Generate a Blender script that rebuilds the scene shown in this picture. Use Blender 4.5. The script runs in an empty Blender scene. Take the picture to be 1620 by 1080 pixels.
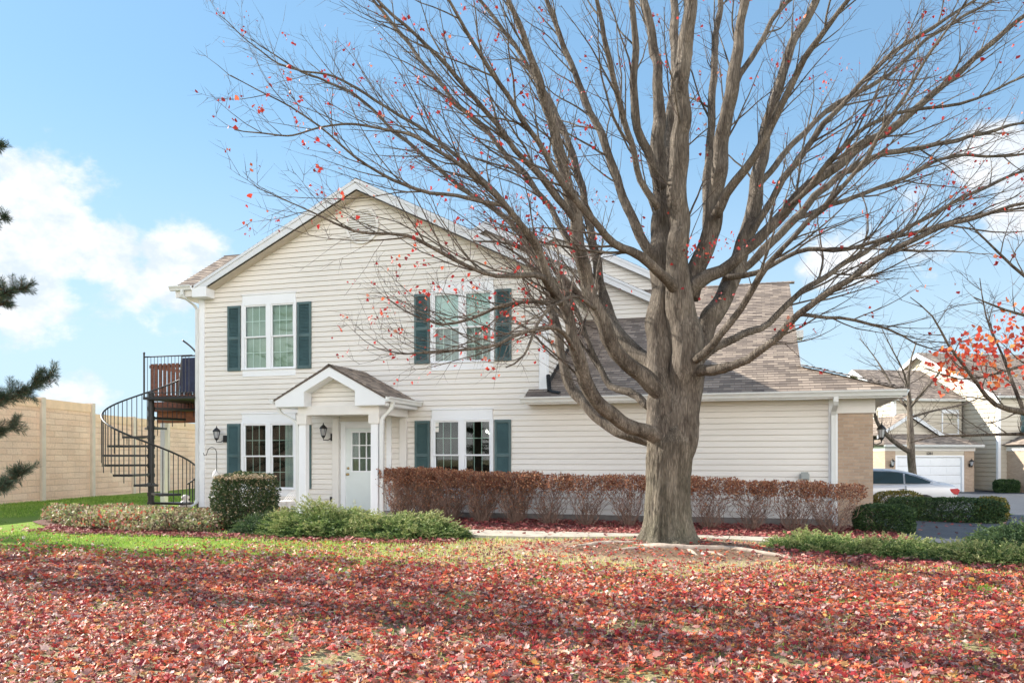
import bpy, math, random
import numpy as np
from mathutils import Vector, Matrix, noise
R = math.radians
sc = bpy.context.scene
col = sc.collection
rng = random.Random(11)
nr = np.random.default_rng(5)

# ------------------------------------------------------------------ camera, world, sun, exposure
CAM = Vector((0.0, -18.4, 1.42)); YAW = R(16.4); FPX = 1300.0; HZ = 725.0
cd = bpy.data.cameras.new('camera'); cam = bpy.data.objects.new('camera', cd); col.objects.link(cam)
cam.location = CAM; cam.rotation_euler = (R(90), 0, YAW)
cd.sensor_width = 36; cd.lens = 36 * FPX / 1620; cd.shift_y = (HZ - 540) / 1620
cd.clip_start = 0.05; cd.clip_end = 3000
sc.camera = cam
SUN_EL = 31.0; SUN_AZ = 9.0      # sun comes from the left (-X) and AZ degrees behind the facade
to_sun = Vector((-math.cos(R(SUN_AZ)) * math.cos(R(SUN_EL)), math.sin(R(SUN_AZ)) * math.cos(R(SUN_EL)), math.sin(R(SUN_EL))))
sl = bpy.data.lights.new('sun', 'SUN'); sun = bpy.data.objects.new('sun', sl); col.objects.link(sun)
sl.energy = 5.0; sl.angle = R(0.5); sl.color = (1.0, 0.93, 0.83)
sun.rotation_euler = to_sun.to_track_quat('Z', 'Y').to_euler(); sun.location = (-30, 15, 25)
sc.view_settings.view_transform = 'Standard'; sc.view_settings.look = 'None'
sc.view_settings.exposure = 1.25; sc.view_settings.gamma = 1
sc.render.engine = 'CYCLES'

w = bpy.data.worlds.new("World"); sc.world = w; w.use_nodes = True
nt = w.node_tree; N = nt.nodes; L = nt.links
for n in list(N): N.remove(n)
def nd(nt, typ, **kw):
    n = nt.nodes.new(typ)
    for k, v in kw.items():
        if k == 'inp':
            for a, b in v.items(): n.inputs[a].default_value = b
        else: setattr(n, k, v)
    return n
def pixdir(x, y):
    u = (x - 810) / FPX; ww = (HZ - y) / FPX
    v = Vector((-math.sin(YAW), math.cos(YAW), 0)); r = Vector((math.cos(YAW), math.sin(YAW), 0))
    return v + r * u + Vector((0, 0, ww))
wo = nd(nt, 'ShaderNodeOutputWorld'); bg = nd(nt, 'ShaderNodeBackground', inp={'Strength': 0.10})
sky = nd(nt, 'ShaderNodeTexSky', sky_type='NISHITA', sun_disc=False, sun_elevation=R(SUN_EL),
         sun_rotation=math.atan2(to_sun.x, to_sun.y), air_density=1.0, dust_density=0.25, ozone_density=1.5)
tc = nd(nt, 'ShaderNodeTexCoord')
mp = nd(nt, 'ShaderNodeMapping', inp={'Scale': (3.0, 3.0, 4.4), 'Location': (1.3, 0.4, 0.2)})
L.new(tc.outputs['Generated'], mp.inputs[0])
ns = nd(nt, 'ShaderNodeTexNoise', inp={'Scale': 3.6, 'Detail': 10, 'Roughness': 0.6, 'Distortion': 0.15})
L.new(mp.outputs[0], ns.inputs[0])
def math_(nt, op, a=None, b=None, c=None, clamp=False):
    m = nd(nt, 'ShaderNodeMath', operation=op, use_clamp=clamp)
    for i, v in enumerate((a, b, c)):
        if v is None: continue
        if isinstance(v, (int, float)): m.inputs[i].default_value = v
        else: nt.links.new(v, m.inputs[i])
    return m.outputs[0]
# cloud banks: gaussian weights about directions in the sky
banks = [((70, 355), 0.08, 0.60), ((-70, 380), 0.10, 0.58), ((165, 400), 0.065, 0.50), ((285, 415), 0.065, 0.56), ((200, 470), 0.07, 0.42), ((40, 450), 0.085, 0.46), ((110, 640), 0.06, 0.44), ((270, 520), .05, .24),
         ((1330, 405), 0.06, 0.50), ((1570, 250), 0.055, 0.54), ((1640, 300), 0.07, 0.5), ((1450, 400), 0.07, 0.30), ((1470, 320), .05, .3),
         ((-600, 350), 0.3, 0.38), ((2300, 300), 0.3, 0.34), ((1250, 560), 0.07, 0.28)]
acc = None
for (px, py), rad, amp in banks:
    d = pixdir(px, py).normalized()
    dp = nd(nt, 'ShaderNodeVectorMath', operation='DISTANCE'); dp.inputs[1].default_value = d
    nz = nd(nt, 'ShaderNodeVectorMath', operation='NORMALIZE'); L.new(tc.outputs['Generated'], nz.inputs[0]); L.new(nz.outputs[0], dp.inputs[0])
    e = math_(nt, 'DIVIDE', dp.outputs['Value'], rad); e = math_(nt, 'MULTIPLY', e, e); e = math_(nt, 'MULTIPLY', e, -1.0)
    g = math_(nt, 'MULTIPLY', math_(nt, 'EXPONENT', e), amp)
    acc = g if acc is None else math_(nt, 'MAXIMUM', acc, g)
s = math_(nt, 'ADD', math_(nt, 'MULTIPLY', ns.outputs['Fac'], 1.0), acc)
cm = nd(nt, 'ShaderNodeMapRange', interpolation_type='SMOOTHSTEP', inp={'From Min': 0.76, 'From Max': 0.95, 'To Min': 0, 'To Max': 0.93})
L.new(s, cm.inputs['Value'])
# sky colour: slightly hazier than the clear model
hz = nd(nt, 'ShaderNodeMix', data_type='RGBA'); hz.inputs[7].default_value = (3.1, 3.9, 4.5, 1)
hn_ = nd(nt, 'ShaderNodeVectorMath', operation='NORMALIZE'); L.new(tc.outputs['Generated'], hn_.inputs[0]); hs_ = nd(nt, 'ShaderNodeSeparateXYZ'); L.new(hn_.outputs[0], hs_.inputs[0])
hm_ = nd(nt, 'ShaderNodeMapRange', interpolation_type='SMOOTHSTEP', inp={'From Min': 0.0, 'From Max': .42, 'To Min': .85, 'To Max': .16}); L.new(hs_.outputs['Z'], hm_.inputs['Value']); L.new(hm_.outputs[0], hz.inputs[0])
# compress the glow round the sun and shift the balance the way the camera did
c1_ = nd(nt, 'ShaderNodeVectorMath', operation='MULTIPLY'); c1_.inputs[1].default_value = (.80, 1.27, 1.55); L.new(sky.outputs[0], c1_.inputs[0])
c2_ = nd(nt, 'ShaderNodeVectorMath', operation='MULTIPLY_ADD'); c2_.inputs[1].default_value = (.25, .155, .115); c2_.inputs[2].default_value = (1, 1, 1); L.new(c1_.outputs[0], c2_.inputs[0])
c3_ = nd(nt, 'ShaderNodeVectorMath', operation='DIVIDE'); L.new(c1_.outputs[0], c3_.inputs[0]); L.new(c2_.outputs[0], c3_.inputs[1])
L.new(c3_.outputs[0], hz.inputs[6])
mx = nd(nt, 'ShaderNodeMix', data_type='RGBA')
n4 = nd(nt, 'ShaderNodeTexNoise', inp={'Scale': 9.0, 'Detail': 8, 'Roughness': 0.6}); L.new(mp.outputs[0], n4.inputs[0])
cs_ = nd(nt, 'ShaderNodeValToRGB'); cs_.color_ramp.elements[0].position = .38; cs_.color_ramp.elements[1].position = .58; cs_.color_ramp.elements[0].color = (3.5, 3.9, 4.35, 1); cs_.color_ramp.elements[1].color = (4.6, 4.65, 4.75, 1)
L.new(n4.outputs['Fac'], cs_.inputs[0]); L.new(cs_.outputs[0], mx.inputs[7])
L.new(cm.outputs[0], mx.inputs[0]); L.new(hz.outputs[2], mx.inputs[6]); # bright fill band added low behind the camera to light the shaded facade
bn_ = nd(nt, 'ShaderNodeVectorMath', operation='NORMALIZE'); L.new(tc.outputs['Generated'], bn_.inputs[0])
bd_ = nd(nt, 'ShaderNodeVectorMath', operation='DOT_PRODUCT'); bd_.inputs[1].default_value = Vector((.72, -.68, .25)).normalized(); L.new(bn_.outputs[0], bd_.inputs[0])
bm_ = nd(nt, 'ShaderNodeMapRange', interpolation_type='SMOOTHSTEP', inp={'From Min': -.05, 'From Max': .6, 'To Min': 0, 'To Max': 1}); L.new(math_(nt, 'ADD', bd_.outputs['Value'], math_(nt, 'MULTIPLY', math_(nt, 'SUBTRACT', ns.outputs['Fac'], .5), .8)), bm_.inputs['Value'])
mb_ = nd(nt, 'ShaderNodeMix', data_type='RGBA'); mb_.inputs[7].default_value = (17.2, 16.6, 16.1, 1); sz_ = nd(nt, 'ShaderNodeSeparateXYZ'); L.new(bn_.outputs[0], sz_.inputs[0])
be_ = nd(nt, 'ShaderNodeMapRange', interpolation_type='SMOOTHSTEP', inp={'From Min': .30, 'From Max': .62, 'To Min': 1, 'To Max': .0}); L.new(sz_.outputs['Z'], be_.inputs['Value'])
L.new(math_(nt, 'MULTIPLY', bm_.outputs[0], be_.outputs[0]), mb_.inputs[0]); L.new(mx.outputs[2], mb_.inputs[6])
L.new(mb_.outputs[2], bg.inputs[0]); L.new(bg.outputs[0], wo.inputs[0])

# ------------------------------------------------------------------ coordinates
def onY(x, y, Y=0.0):
    d = pixdir(x, y); t = (Y - CAM.y) / d.y; return CAM + d * t
def atd(x, y, dep): return CAM + pixdir(x, y) * dep
def ss(a, b, x):
    t = np.clip((x - a) / (b - a), 0, 1); return t * t * (3 - 2 * t)
TREE = (-1.22, -5.45)
def gz(X, Y):
    X = np.asarray(X, float); Y = np.asarray(Y, float)
    z = 0.15 * np.exp(-(((X - TREE[0]) / 1.7) ** 2 + ((Y - TREE[1]) / 1.2) ** 2))
    z = z + 0.018 * np.sin(X * 1.3 + 0.7 * Y) * np.sin(Y * 1.1 + 0.4) * ss(-4.2, -6.0, Y)
    z = z - 0.45 * ss(-3, 16, Y) * ss(1.5, 5, X + np.maximum(0, Y - 6) * 1.5)
    return z
def gzf(x, y): return float(gz(x, y))

# ------------------------------------------------------------------ mesh helpers
XF = [Matrix.Identity(4)]
def origin_of(o):
    v = Vector((0, 0, 0))
    while o is not None: v += o.location; o = o.parent
    return v
class MB:
    def __init__(s): s.v = []; s.f = []; s.uv = []; s.a = []
    def add(s, vs, fs, uvs=None, a=None):
        b = len(s.v); s.v += [XF[0] @ Vector(p) for p in vs]
        for i, f in enumerate(fs):
            s.f.append([b + k for k in f]); s.uv.append(uvs[i] if uvs else [(0, 0)] * len(f))
        return s
    def box(s, x0, x1, y0, y1, z0, z1):
        v = [(x, y, z) for x in (x0, x1) for y in (y0, y1) for z in (z0, z1)]
        return s.add(v, [(0, 1, 3, 2), (4, 6, 7, 5), (0, 4, 5, 1), (2, 3, 7, 6), (0, 2, 6, 4), (1, 5, 7, 3)])
    def prism_y(s, poly, y0, y1):      # polygon of (x,z), extruded along y
        n = len(poly); v = [(x, y0, z) for x, z in poly] + [(x, y1, z) for x, z in poly]
        return s.add(v, [list(range(n)), list(range(2 * n - 1, n - 1, -1))] + [(i, i + n, (i + 1) % n + n, (i + 1) % n) for i in range(n)])
    def prism_x(s, poly, x0, x1):      # polygon of (y,z)
        n = len(poly); v = [(x0, y, z) for y, z in poly] + [(x1, y, z) for y, z in poly]
        return s.add(v, [list(range(n)), list(range(2 * n - 1, n - 1, -1))] + [(i, i + n, (i + 1) % n + n, (i + 1) % n) for i in range(n)])
    def prism_z(s, poly, z0, z1):
        n = len(poly); v = [(x, y, z0) for x, y in poly] + [(x, y, z1) for x, y in poly]
        return s.add(v, [list(range(n)), list(range(2 * n - 1, n - 1, -1))] + [(i, i + n, (i + 1) % n + n, (i + 1) % n) for i in range(n)])
    def tube(s, pts, rad, n=8, cap=True, ridge=0):
        pts = [Vector(p) for p in pts]; m = len(pts)
        if isinstance(rad, (int, float)): rad = [rad] * m
        arc = [0]
        for p_, q_ in zip(pts, pts[1:]): arc.append(arc[-1] + (q_ - p_).length)
        t0 = (pts[1] - pts[0]).normalized(); u = t0.orthogonal().normalized(); v = []
        for i in range(m):
            t = (pts[min(i + 1, m - 1)] - pts[max(i - 1, 0)])
            t = t.normalized() if t.length > 1e-9 else t0
            u = (u - t * u.dot(t)); u = u.normalized() if u.length > 1e-6 else t.orthogonal().normalized(); w_ = t.cross(u)
            for k in range(n):
                a = 2 * math.pi * k / n; r = rad[i]
                if ridge:
                    ca, sa = math.cos(a), math.sin(a)
                    r *= 1 + ridge * noise.noise(Vector((ca * 1.6, sa * 1.6, arc[i] * 1.1)) + pts[0]) + ridge * .28 * (.4 - abs(noise.noise(Vector((ca * 6.5, sa * 6.5, arc[i] * 1.3)) + pts[0])) * 2.2)
                v.append(pts[i] + (u * math.cos(a) + w_ * math.sin(a)) * r)
        f = [(i * n + k, i * n + (k + 1) % n, (i + 1) * n + (k + 1) % n, (i + 1) * n + k) for i in range(m - 1) for k in range(n)]
        if cap: f += [list(range(n - 1, -1, -1)), list(range((m - 1) * n, m * n))]
        return s.add(v, f)
    def lathe(s, prof, c, n=16):       # prof [(r,z)]
        v = []
        for r, z in prof:
            for k in range(n): a = 2 * math.pi * k / n; v.append((c[0] + r * math.cos(a), c[1] + r * math.sin(a), c[2] + z))
        m = len(prof)
        f = [(i * n + k, i * n + (k + 1) % n, (i + 1) * n + (k + 1) % n, (i + 1) * n + k) for i in range(m - 1) for k in range(n)]
        f += [list(range(n - 1, -1, -1)), list(range((m - 1) * n, m * n))]
        return s.add(v, f)
    def build(s, name, mat, parent=None, smooth=False, loc=None):
        me = bpy.data.meshes.new(name); o = bpy.data.objects.new(name, me)
        org = origin_of(parent) if parent else Vector(loc or (0, 0, 0))
        me.from_pydata([tuple(p - org) for p in s.v], [], s.f)
        uvl = me.uv_layers.new(name='UVMap')
        flat = [c for f in s.uv for q in f for c in q]
        uvl.data.foreach_set('uv', flat)
        me.materials.append(mat)
        if smooth: me.polygons.foreach_set('use_smooth', [True] * len(me.polygons))
        me.update()
        if parent: o.parent = parent
        else: o.location = org
        col.objects.link(o); return o
def tag(o, label=None, cat=None, group=None, kind=None):
    if label: o['label'] = label
    if cat: o['category'] = cat
    if group: o['group'] = group
    if kind: o['kind'] = kind
    return o
def empty(name, loc, label, cat, group=None):
    o = bpy.data.objects.new(name, None); o.location = loc; o.empty_display_size = .3; col.objects.link(o)
    return tag(o, label, cat, group)
def smooth_angle(o, deg=35):
    me = o.data
    me.polygons.foreach_set('use_smooth', [True] * len(me.polygons))
    if hasattr(me, 'set_sharp_from_angle'): me.set_sharp_from_angle(angle=R(deg))
def bevel(o, wd=.006, seg=2):
    m = o.modifiers.new('bevel', 'BEVEL'); m.width = wd; m.segments = seg; m.limit_method = 'ANGLE'; return o

def np_mesh(name, V, F, mat, parent=None, rnd=None, smooth=False):
    """V (n,3) world, F (m,k) int, rnd per-vertex"""
    me = bpy.data.meshes.new(name); o = bpy.data.objects.new(name, me)
    org = np.array(origin_of(parent) if parent else (0, 0, 0))
    V = np.asarray(V, np.float32) - org.astype(np.float32); F = np.asarray(F, np.int32)
    me.vertices.add(len(V)); me.vertices.foreach_set('co', V.ravel())
    me.loops.add(F.size); me.loops.foreach_set('vertex_index', F.ravel())
    me.polygons.add(len(F)); me.polygons.foreach_set('loop_start', np.arange(0, F.size, F.shape[1], dtype=np.int32))
    me.update(calc_edges=True)
    if rnd is not None:
        at = me.attributes.new('rnd', 'FLOAT', 'POINT'); at.data.foreach_set('value', np.asarray(rnd, np.float32))
    if smooth: me.polygons.foreach_set('use_smooth', np.ones(len(F), bool))
    me.materials.append(mat); me.update()
    if parent: o.parent = parent
    col.objects.link(o); return o

def rotmats(yaw, tilt, taz):
    """random orientation: spin by yaw about z, then tilt by tilt about horizontal axis at taz"""
    n = len(yaw); c, s = np.cos(yaw), np.sin(yaw); Z = np.zeros((n, 3, 3))
    Z[:, 0, 0] = c; Z[:, 0, 1] = -s; Z[:, 1, 0] = s; Z[:, 1, 1] = c; Z[:, 2, 2] = 1
    ax = np.stack([np.cos(taz), np.sin(taz), 0 * taz], 1); K = np.zeros((n, 3, 3))
    K[:, 0, 2] = ax[:, 1]; K[:, 1, 2] = -ax[:, 0]; K[:, 2, 0] = -ax[:, 1]; K[:, 2, 1] = ax[:, 0]
    st = np.sin(tilt)[:, None, None]; ct = np.cos(tilt)[:, None, None]
    T = np.eye(3)[None] + st * K + (1 - ct) * (K @ K)
    return T @ Z
# maple leaf outline: five lobes
_ang = np.radians([-90, -55, -28, 2, 28, 50, 72, 90, 108, 130, 152, 178, 208, 235])
_rad = np.array([0.35, 0.55, 0.5, 0.98, 0.55, 0.9, 0.62, 1.1, 0.62, 0.9, 0.55, 0.98, 0.5, 0.55])
LEAF = np.concatenate([[[0, 0, 0]], np.stack([_rad * np.cos(_ang), _rad * np.sin(_ang), 0 * _ang], 1)])
LEAF_F = np.array([(0, i + 1, (i + 1) % 14 + 1) for i in range(14)])
_a8 = np.radians([-90, -30, 5, 48, 90, 132, 175, 210]); _r8 = np.array([.4, .6, .98, .75, 1.1, .75, .98, .6])
LEAF8 = np.concatenate([[[0, 0, 0]], np.stack([_r8 * np.cos(_a8), _r8 * np.sin(_a8), 0 * _a8], 1)])
LEAF8_F = np.array([(0, i + 1, (i + 1) % 8 + 1) for i in range(8)])
def maple_leaves(name, P, size, mat, parent=None, tilt=(0, .6), curl=(.1, .9), coarse=False, rnd=None):
    P = np.asarray(P); n = len(P)
    LF, FF = (LEAF8, LEAF8_F) if coarse else (LEAF, LEAF_F)
    cu = nr.uniform(curl[0], curl[1], n)[:, None]; fold = nr.uniform(-.5, .9, n)[:, None]
    X = np.repeat(LF[None], n, 0).copy()
    r2 = (X[..., 0] ** 2 + X[..., 1] ** 2)
    th_ = nr.uniform(0, 6.283, n); c_, s_ = np.cos(th_)[:, None], np.sin(th_)[:, None]
    x0_, y0_ = X[..., 0] * c_ - X[..., 1] * s_, X[..., 0] * s_ + X[..., 1] * c_
    k1, k2 = .25 + cu, .15 + .45 * cu * nr.uniform(0, 1, (n, 1))
    X[..., 0] = np.sin(x0_ * k1) / k1; X[..., 1] = np.sin(y0_ * k2) / k2
    X[..., 2] = (1 - np.cos(x0_ * k1)) / k1 + (1 - np.cos(y0_ * k2)) / k2 + fold * .15 * np.abs(x0_) + nr.normal(0, .08, X.shape[:2])
    X *= np.asarray(size)[:, None, None]
    M = rotmats(nr.uniform(0, 6.283, n), nr.uniform(tilt[0], tilt[1], n) * np.sign(nr.uniform(-.35, 1, n)), nr.uniform(0, 6.283, n))
    flip = nr.uniform(0, 1, n) < .45
    X[flip, :, 2] *= -1; 
    V = np.einsum('nij,nkj->nki', M, X) + P[:, None]
    k = LF.shape[0]; F = (FF[None] + (np.arange(n) * k)[:, None, None]).reshape(-1, 3)
    rv = np.repeat(nr.uniform(0, 1, n) if rnd is None else rnd, k)
    return np_mesh(name, V.reshape(-1, 3), F, mat, parent, rv)
def small_leaves(name, P, D, length, width, mat, parent=None, rnd=None, fold=.25, spread=.5):
    """pointed two-triangle leaves at P along directions D"""
    P = np.asarray(P, float); D = np.asarray(D, float); n = len(P)
    D = D + nr.normal(0, spread, D.shape); D /= np.linalg.norm(D, axis=1, keepdims=True) + 1e-9
    A = nr.normal(0, 1, D.shape); S = np.cross(D, A); S /= np.linalg.norm(S, axis=1, keepdims=True) + 1e-9
    Nn = np.cross(S, D); ln = np.asarray(length)[:, None] if np.ndim(length) else np.full((n, 1), length)
    wd = ln * width
    V = np.stack([P, P + D * ln * .5 + S * wd + Nn * wd * fold, P + D * ln, P + D * ln * .5 - S * wd + Nn * wd * fold], 1).reshape(-1, 3)
    b = np.arange(n)[:, None] * 4; F = np.concatenate([b + np.array([[0, 1, 2]]), b + np.array([[0, 2, 3]])])
    rv = np.repeat(nr.uniform(0, 1, n) if rnd is None else rnd, 4)
    return np_mesh(name, V, F, mat, parent, rv)

# ------------------------------------------------------------------ materials
def mat(name, c, rough=.6, var=.0, vs=6, bump=0, bs=40, metal=0, spec=.5, coat=0, c2=None, stretch=(1, 1, 1), det=5, rv=0):
    m = bpy.data.materials.new(name); m.use_nodes = True; t = m.node_tree; p = t.nodes['Principled BSDF']
    p.inputs['Base Color'].default_value = (*c, 1); p.inputs['Roughness'].default_value = rough; p.inputs['Metallic'].default_value = metal
    p.inputs['Specular IOR Level'].default_value = spec; p.inputs['Coat Weight'].default_value = coat
    tcn = nd(t, 'ShaderNodeTexCoord'); mpn = nd(t, 'ShaderNodeMapping', inp={'Scale': stretch}); t.links.new(tcn.outputs['Object'], mpn.inputs[0])
    if var or c2:
        n = nd(t, 'ShaderNodeTexNoise', inp={'Scale': vs, 'Detail': det, 'Roughness': .6}); t.links.new(mpn.outputs[0], n.inputs[0])
        r = nd(t, 'ShaderNodeValToRGB'); t.links.new(n.outputs['Fac'], r.inputs[0])
        a = c if c2 else [k * (1 - var) for k in c]; b = c2 if c2 else [min(1, k * (1 + var)) for k in c]
        r.color_ramp.elements[0].position = .36; r.color_ramp.elements[1].position = .64
        r.color_ramp.elements[0].color = (*a, 1); r.color_ramp.elements[1].color = (*b, 1)
        t.links.new(r.outputs[0], p.inputs['Base Color'])
    if rv:
        n3 = nd(t, 'ShaderNodeTexNoise', inp={'Scale': 3, 'Detail': 4}); t.links.new(mpn.outputs[0], n3.inputs[0])
        t.links.new(math_(t, 'ADD', rough - rv / 2, math_(t, 'MULTIPLY', n3.outputs['Fac'], rv)), p.inputs['Roughness'])
    if bump:
        n2 = nd(t, 'ShaderNodeTexNoise', inp={'Scale': bs, 'Detail': 6, 'Roughness': .65}); t.links.new(mpn.outputs[0], n2.inputs[0])
        bn = nd(t, 'ShaderNodeBump', inp={'Strength': bump, 'Distance': .02}); t.links.new(n2.outputs['Fac'], bn.inputs['Height']); t.links.new(bn.outputs[0], p.inputs['Normal'])
    return m
def ramp_mat(name, stops, rough=.7, trans=.0, pale=0, tcol=None, noise_amt=.0):
    """colour by per-leaf random value; thin leaves let light through"""
    m = bpy.data.materials.new(name); m.use_nodes = True; t = m.node_tree; p = t.nodes['Principled BSDF']; out = t.nodes['Material Output']
    a = nd(t, 'ShaderNodeAttribute', attribute_name='rnd'); r = nd(t, 'ShaderNodeValToRGB'); t.links.new(a.outputs['Fac'], r.inputs[0])
    cr = r.color_ramp
    while len(cr.elements) < len(stops): cr.elements.new(.5)
    for e, (q, c) in zip(cr.elements, stops): e.position = q; e.color = (*c, 1)
    c = r.outputs[0]
    if pale:
        g = nd(t, 'ShaderNodeNewGeometry'); mxn = nd(t, 'ShaderNodeMix', data_type='RGBA'); mxn.inputs[7].default_value = (.50, .33, .28, 1)
        t.links.new(math_(t, 'MULTIPLY', g.outputs['Backfacing'], pale), mxn.inputs[0]); t.links.new(c, mxn.inputs[6]); c = mxn.outputs[2]
    t.links.new(c, p.inputs['Base Color']); p.inputs['Roughness'].default_value = rough; p.inputs['Specular IOR Level'].default_value = .35
    if trans:
        tb = nd(t, 'ShaderNodeBsdfTranslucent'); t.links.new(c, tb.inputs[0]); ms = nd(t, 'ShaderNodeMixShader', inp={0: trans})
        t.links.new(p.outputs[0], ms.inputs[1]); t.links.new(tb.outputs[0], ms.inputs[2]); t.links.new(ms.outputs[0], out.inputs['Surface'])
    return m
M = {}
M['siding'] = mat('siding', (.725, .70, .65), .45, var=.035, vs=.9, bump=.05, bs=180, stretch=(.6, 1, 3), rv=.15)
M['trim'] = mat('white_trim', (.77, .80, .83), .4, var=.02, vs=2, rv=.15)
M['trimwarm'] = mat('warm_trim', (.70, .69, .66), .45, var=.03, vs=2)
M['soffit'] = mat('soffit', (.55, .49, .41), .6, var=.05)
M['shutter'] = mat('shutter_green', (.058, .112, .118), .5, var=.14, vs=3, bump=.05)
M['siding_far'] = mat('cream_siding', (.52, .475, .39), .5, var=.04, vs=.9)
M['door'] = mat('door_paint', (.66, .73, .73), .4, var=.02, vs=3)
M['black'] = mat('black_iron', (.015, .016, .017), .45, var=.2)
M['rake'] = mat('rake_paint', (.62, .65, .68), .45, var=.03, vs=2)
M['gutter'] = mat('gutter_metal', (.66, .68, .67), .35, var=.04, vs=3)
M['brass'] = mat('brass', (.45, .33, .16), .3, metal=1)
M['wood'] = mat('red_brown_wood', (.17, .062, .035), .7, var=.35, vs=8, stretch=(1, 1, 6), bump=.2)
M['beam'] = mat('stained_beam', (.26, .095, .035), .65, var=.25, vs=5, stretch=(1, 1, 5), bump=.2)
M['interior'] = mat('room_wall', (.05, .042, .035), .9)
M['navy'] = mat('navy_fabric', (.02, .025, .055), .8, var=.2)
M['gridw'] = mat('window_grid_white', (.8, .85, .84), .5); M['gridg'] = mat('window_grid_grey', (.42, .50, .46), .5)
M['lampglass'] = mat('lamp_glass', (.45, .47, .5), .15)
M['grey'] = mat('grey_metal', (.30, .33, .32), .5, var=.05)
M['plastic_white'] = mat('white_plastic', (.7, .68, .66), .5, var=.06, vs=9)
M['concrete'] = mat('concrete', (.40, .36, .30), .85, var=.16, vs=5, bump=.3, bs=60)
M['foundation'] = mat('foundation', (.22, .20, .18), .9, var=.15, vs=6, bump=.3)
M['asphalt'] = mat('asphalt', (.065, .072, .085), .75, var=.16, vs=2.2, bump=.3, bs=120)
M['garage_door'] = mat('garage_door_paint', (.74, .77, .80), .45, var=.02)
def glass_mat():
    m = bpy.data.materials.new('window_glass'); m.use_nodes = True; t = m.node_tree
    for n in list(t.nodes): t.nodes.remove(n)
    o = nd(t, 'ShaderNodeOutputMaterial'); tr = nd(t, 'ShaderNodeBsdfTransparent', inp={0: (.86, .92, .90, 1)}); gl = nd(t, 'ShaderNodeBsdfGlossy', inp={0: (1, 1, 1, 1), 1: .02})
    fr = nd(t, 'ShaderNodeFresnel', inp={0: 1.5}); f2 = math_(t, 'MULTIPLY', fr.outputs[0], .75, clamp=True)
    mxs = nd(t, 'ShaderNodeMixShader'); t.links.new(f2, mxs.inputs[0]); t.links.new(tr.outputs[0], mxs.inputs[1]); t.links.new(gl.outputs[0], mxs.inputs[2]); t.links.new(mxs.outputs[0], o.inputs[0])
    return m
M['glass'] = glass_mat()
def blind_mat(name, ca, cb):
    m = mat(name, ca, .8); t = m.node_tree; p = t.nodes['Principled BSDF']
    tcn = nd(t, 'ShaderNodeTexCoord'); n = nd(t, 'ShaderNodeTexNoise', inp={'Scale': 1.7, 'Detail': 5}); t.links.new(tcn.outputs['Object'], n.inputs[0])
    r = nd(t, 'ShaderNodeValToRGB'); r.color_ramp.elements[0].position = .4; r.color_ramp.elements[1].position = .62
    r.color_ramp.elements[0].color = (*ca, 1); r.color_ramp.elements[1].color = (*cb, 1); t.links.new(n.outputs['Fac'], r.inputs[0]); t.links.new(r.outputs[0], p.inputs['Base Color'])
    return m
M['blind_green'] = blind_mat('pale_green_blind', (.38, .45, .36), (.52, .56, .50))
M['blind_blue'] = blind_mat('pale_blue_shade', (.55, .72, .76), (.68, .80, .82))  # blue of the reflected sky, painted on a panel behind the upper sash
M['blind_grey'] = blind_mat('grey_curtain', (.32, .36, .38), (.46, .48, .48))
def emit(name, c, s):
    m = bpy.data.materials.new(name); m.use_nodes = True; p = m.node_tree.nodes['Principled BSDF']; p.inputs['Emission Color'].default_value = (*c, 1); p.inputs['Emission Strength'].default_value = s; return m
M['bulb'] = emit('lit_bulb', (1, .93, .8), 6)

def shingle_mat():
    m = bpy.data.materials.new('roof_shingles'); m.use_nodes = True; t = m.node_tree; p = t.nodes['Principled BSDF']; p.inputs['Roughness'].default_value = .9; p.inputs['Specular IOR Level'].default_value = .2
    uv = nd(t, 'ShaderNodeUVMap'); 
    b = nd(t, 'ShaderNodeTexBrick', offset=.37, inp={'Scale': 1, 'Mortar Size': .004, 'Mortar Smooth': .1, 'Bias': 0, 'Brick Width': .23, 'Row Height': .145, 'Color1': (.15, .122, .105, 1), 'Color2': (.36, .295, .24, 1), 'Mortar': (.13, .105, .09, 1)})
    t.links.new(uv.outputs[0], b.inputs[0])
    n = nd(t, 'ShaderNodeTexNoise', inp={'Scale': 1.2, 'Detail': 4}); t.links.new(uv.outputs[0], n.inputs[0])
    n2 = nd(t, 'ShaderNodeTexNoise', inp={'Scale': 90, 'Detail': 3}); t.links.new(uv.outputs[0], n2.inputs[0])
    k = math_(t, 'ADD', .55, math_(t, 'ADD', math_(t, 'MULTIPLY', n.outputs['Fac'], .5), math_(t, 'MULTIPLY', n2.outputs['Fac'], .55)))
    vm = nd(t, 'ShaderNodeVectorMath', operation='SCALE'); t.links.new(b.outputs[0], vm.inputs[0]); t.links.new(k, vm.inputs['Scale']); t.links.new(vm.outputs[0], p.inputs['Base Color'])
    bn = nd(t, 'ShaderNodeBump', inp={'Strength': .5, 'Distance': .006}); t.links.new(math_(t, 'ADD', b.outputs['Fac'], math_(t, 'MULTIPLY', n2.outputs['Fac'], -.6)), bn.inputs['Height']); bn.invert = True; t.links.new(bn.outputs[0], p.inputs['Normal'])
    return m
M['shingle'] = shingle_mat()
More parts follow.
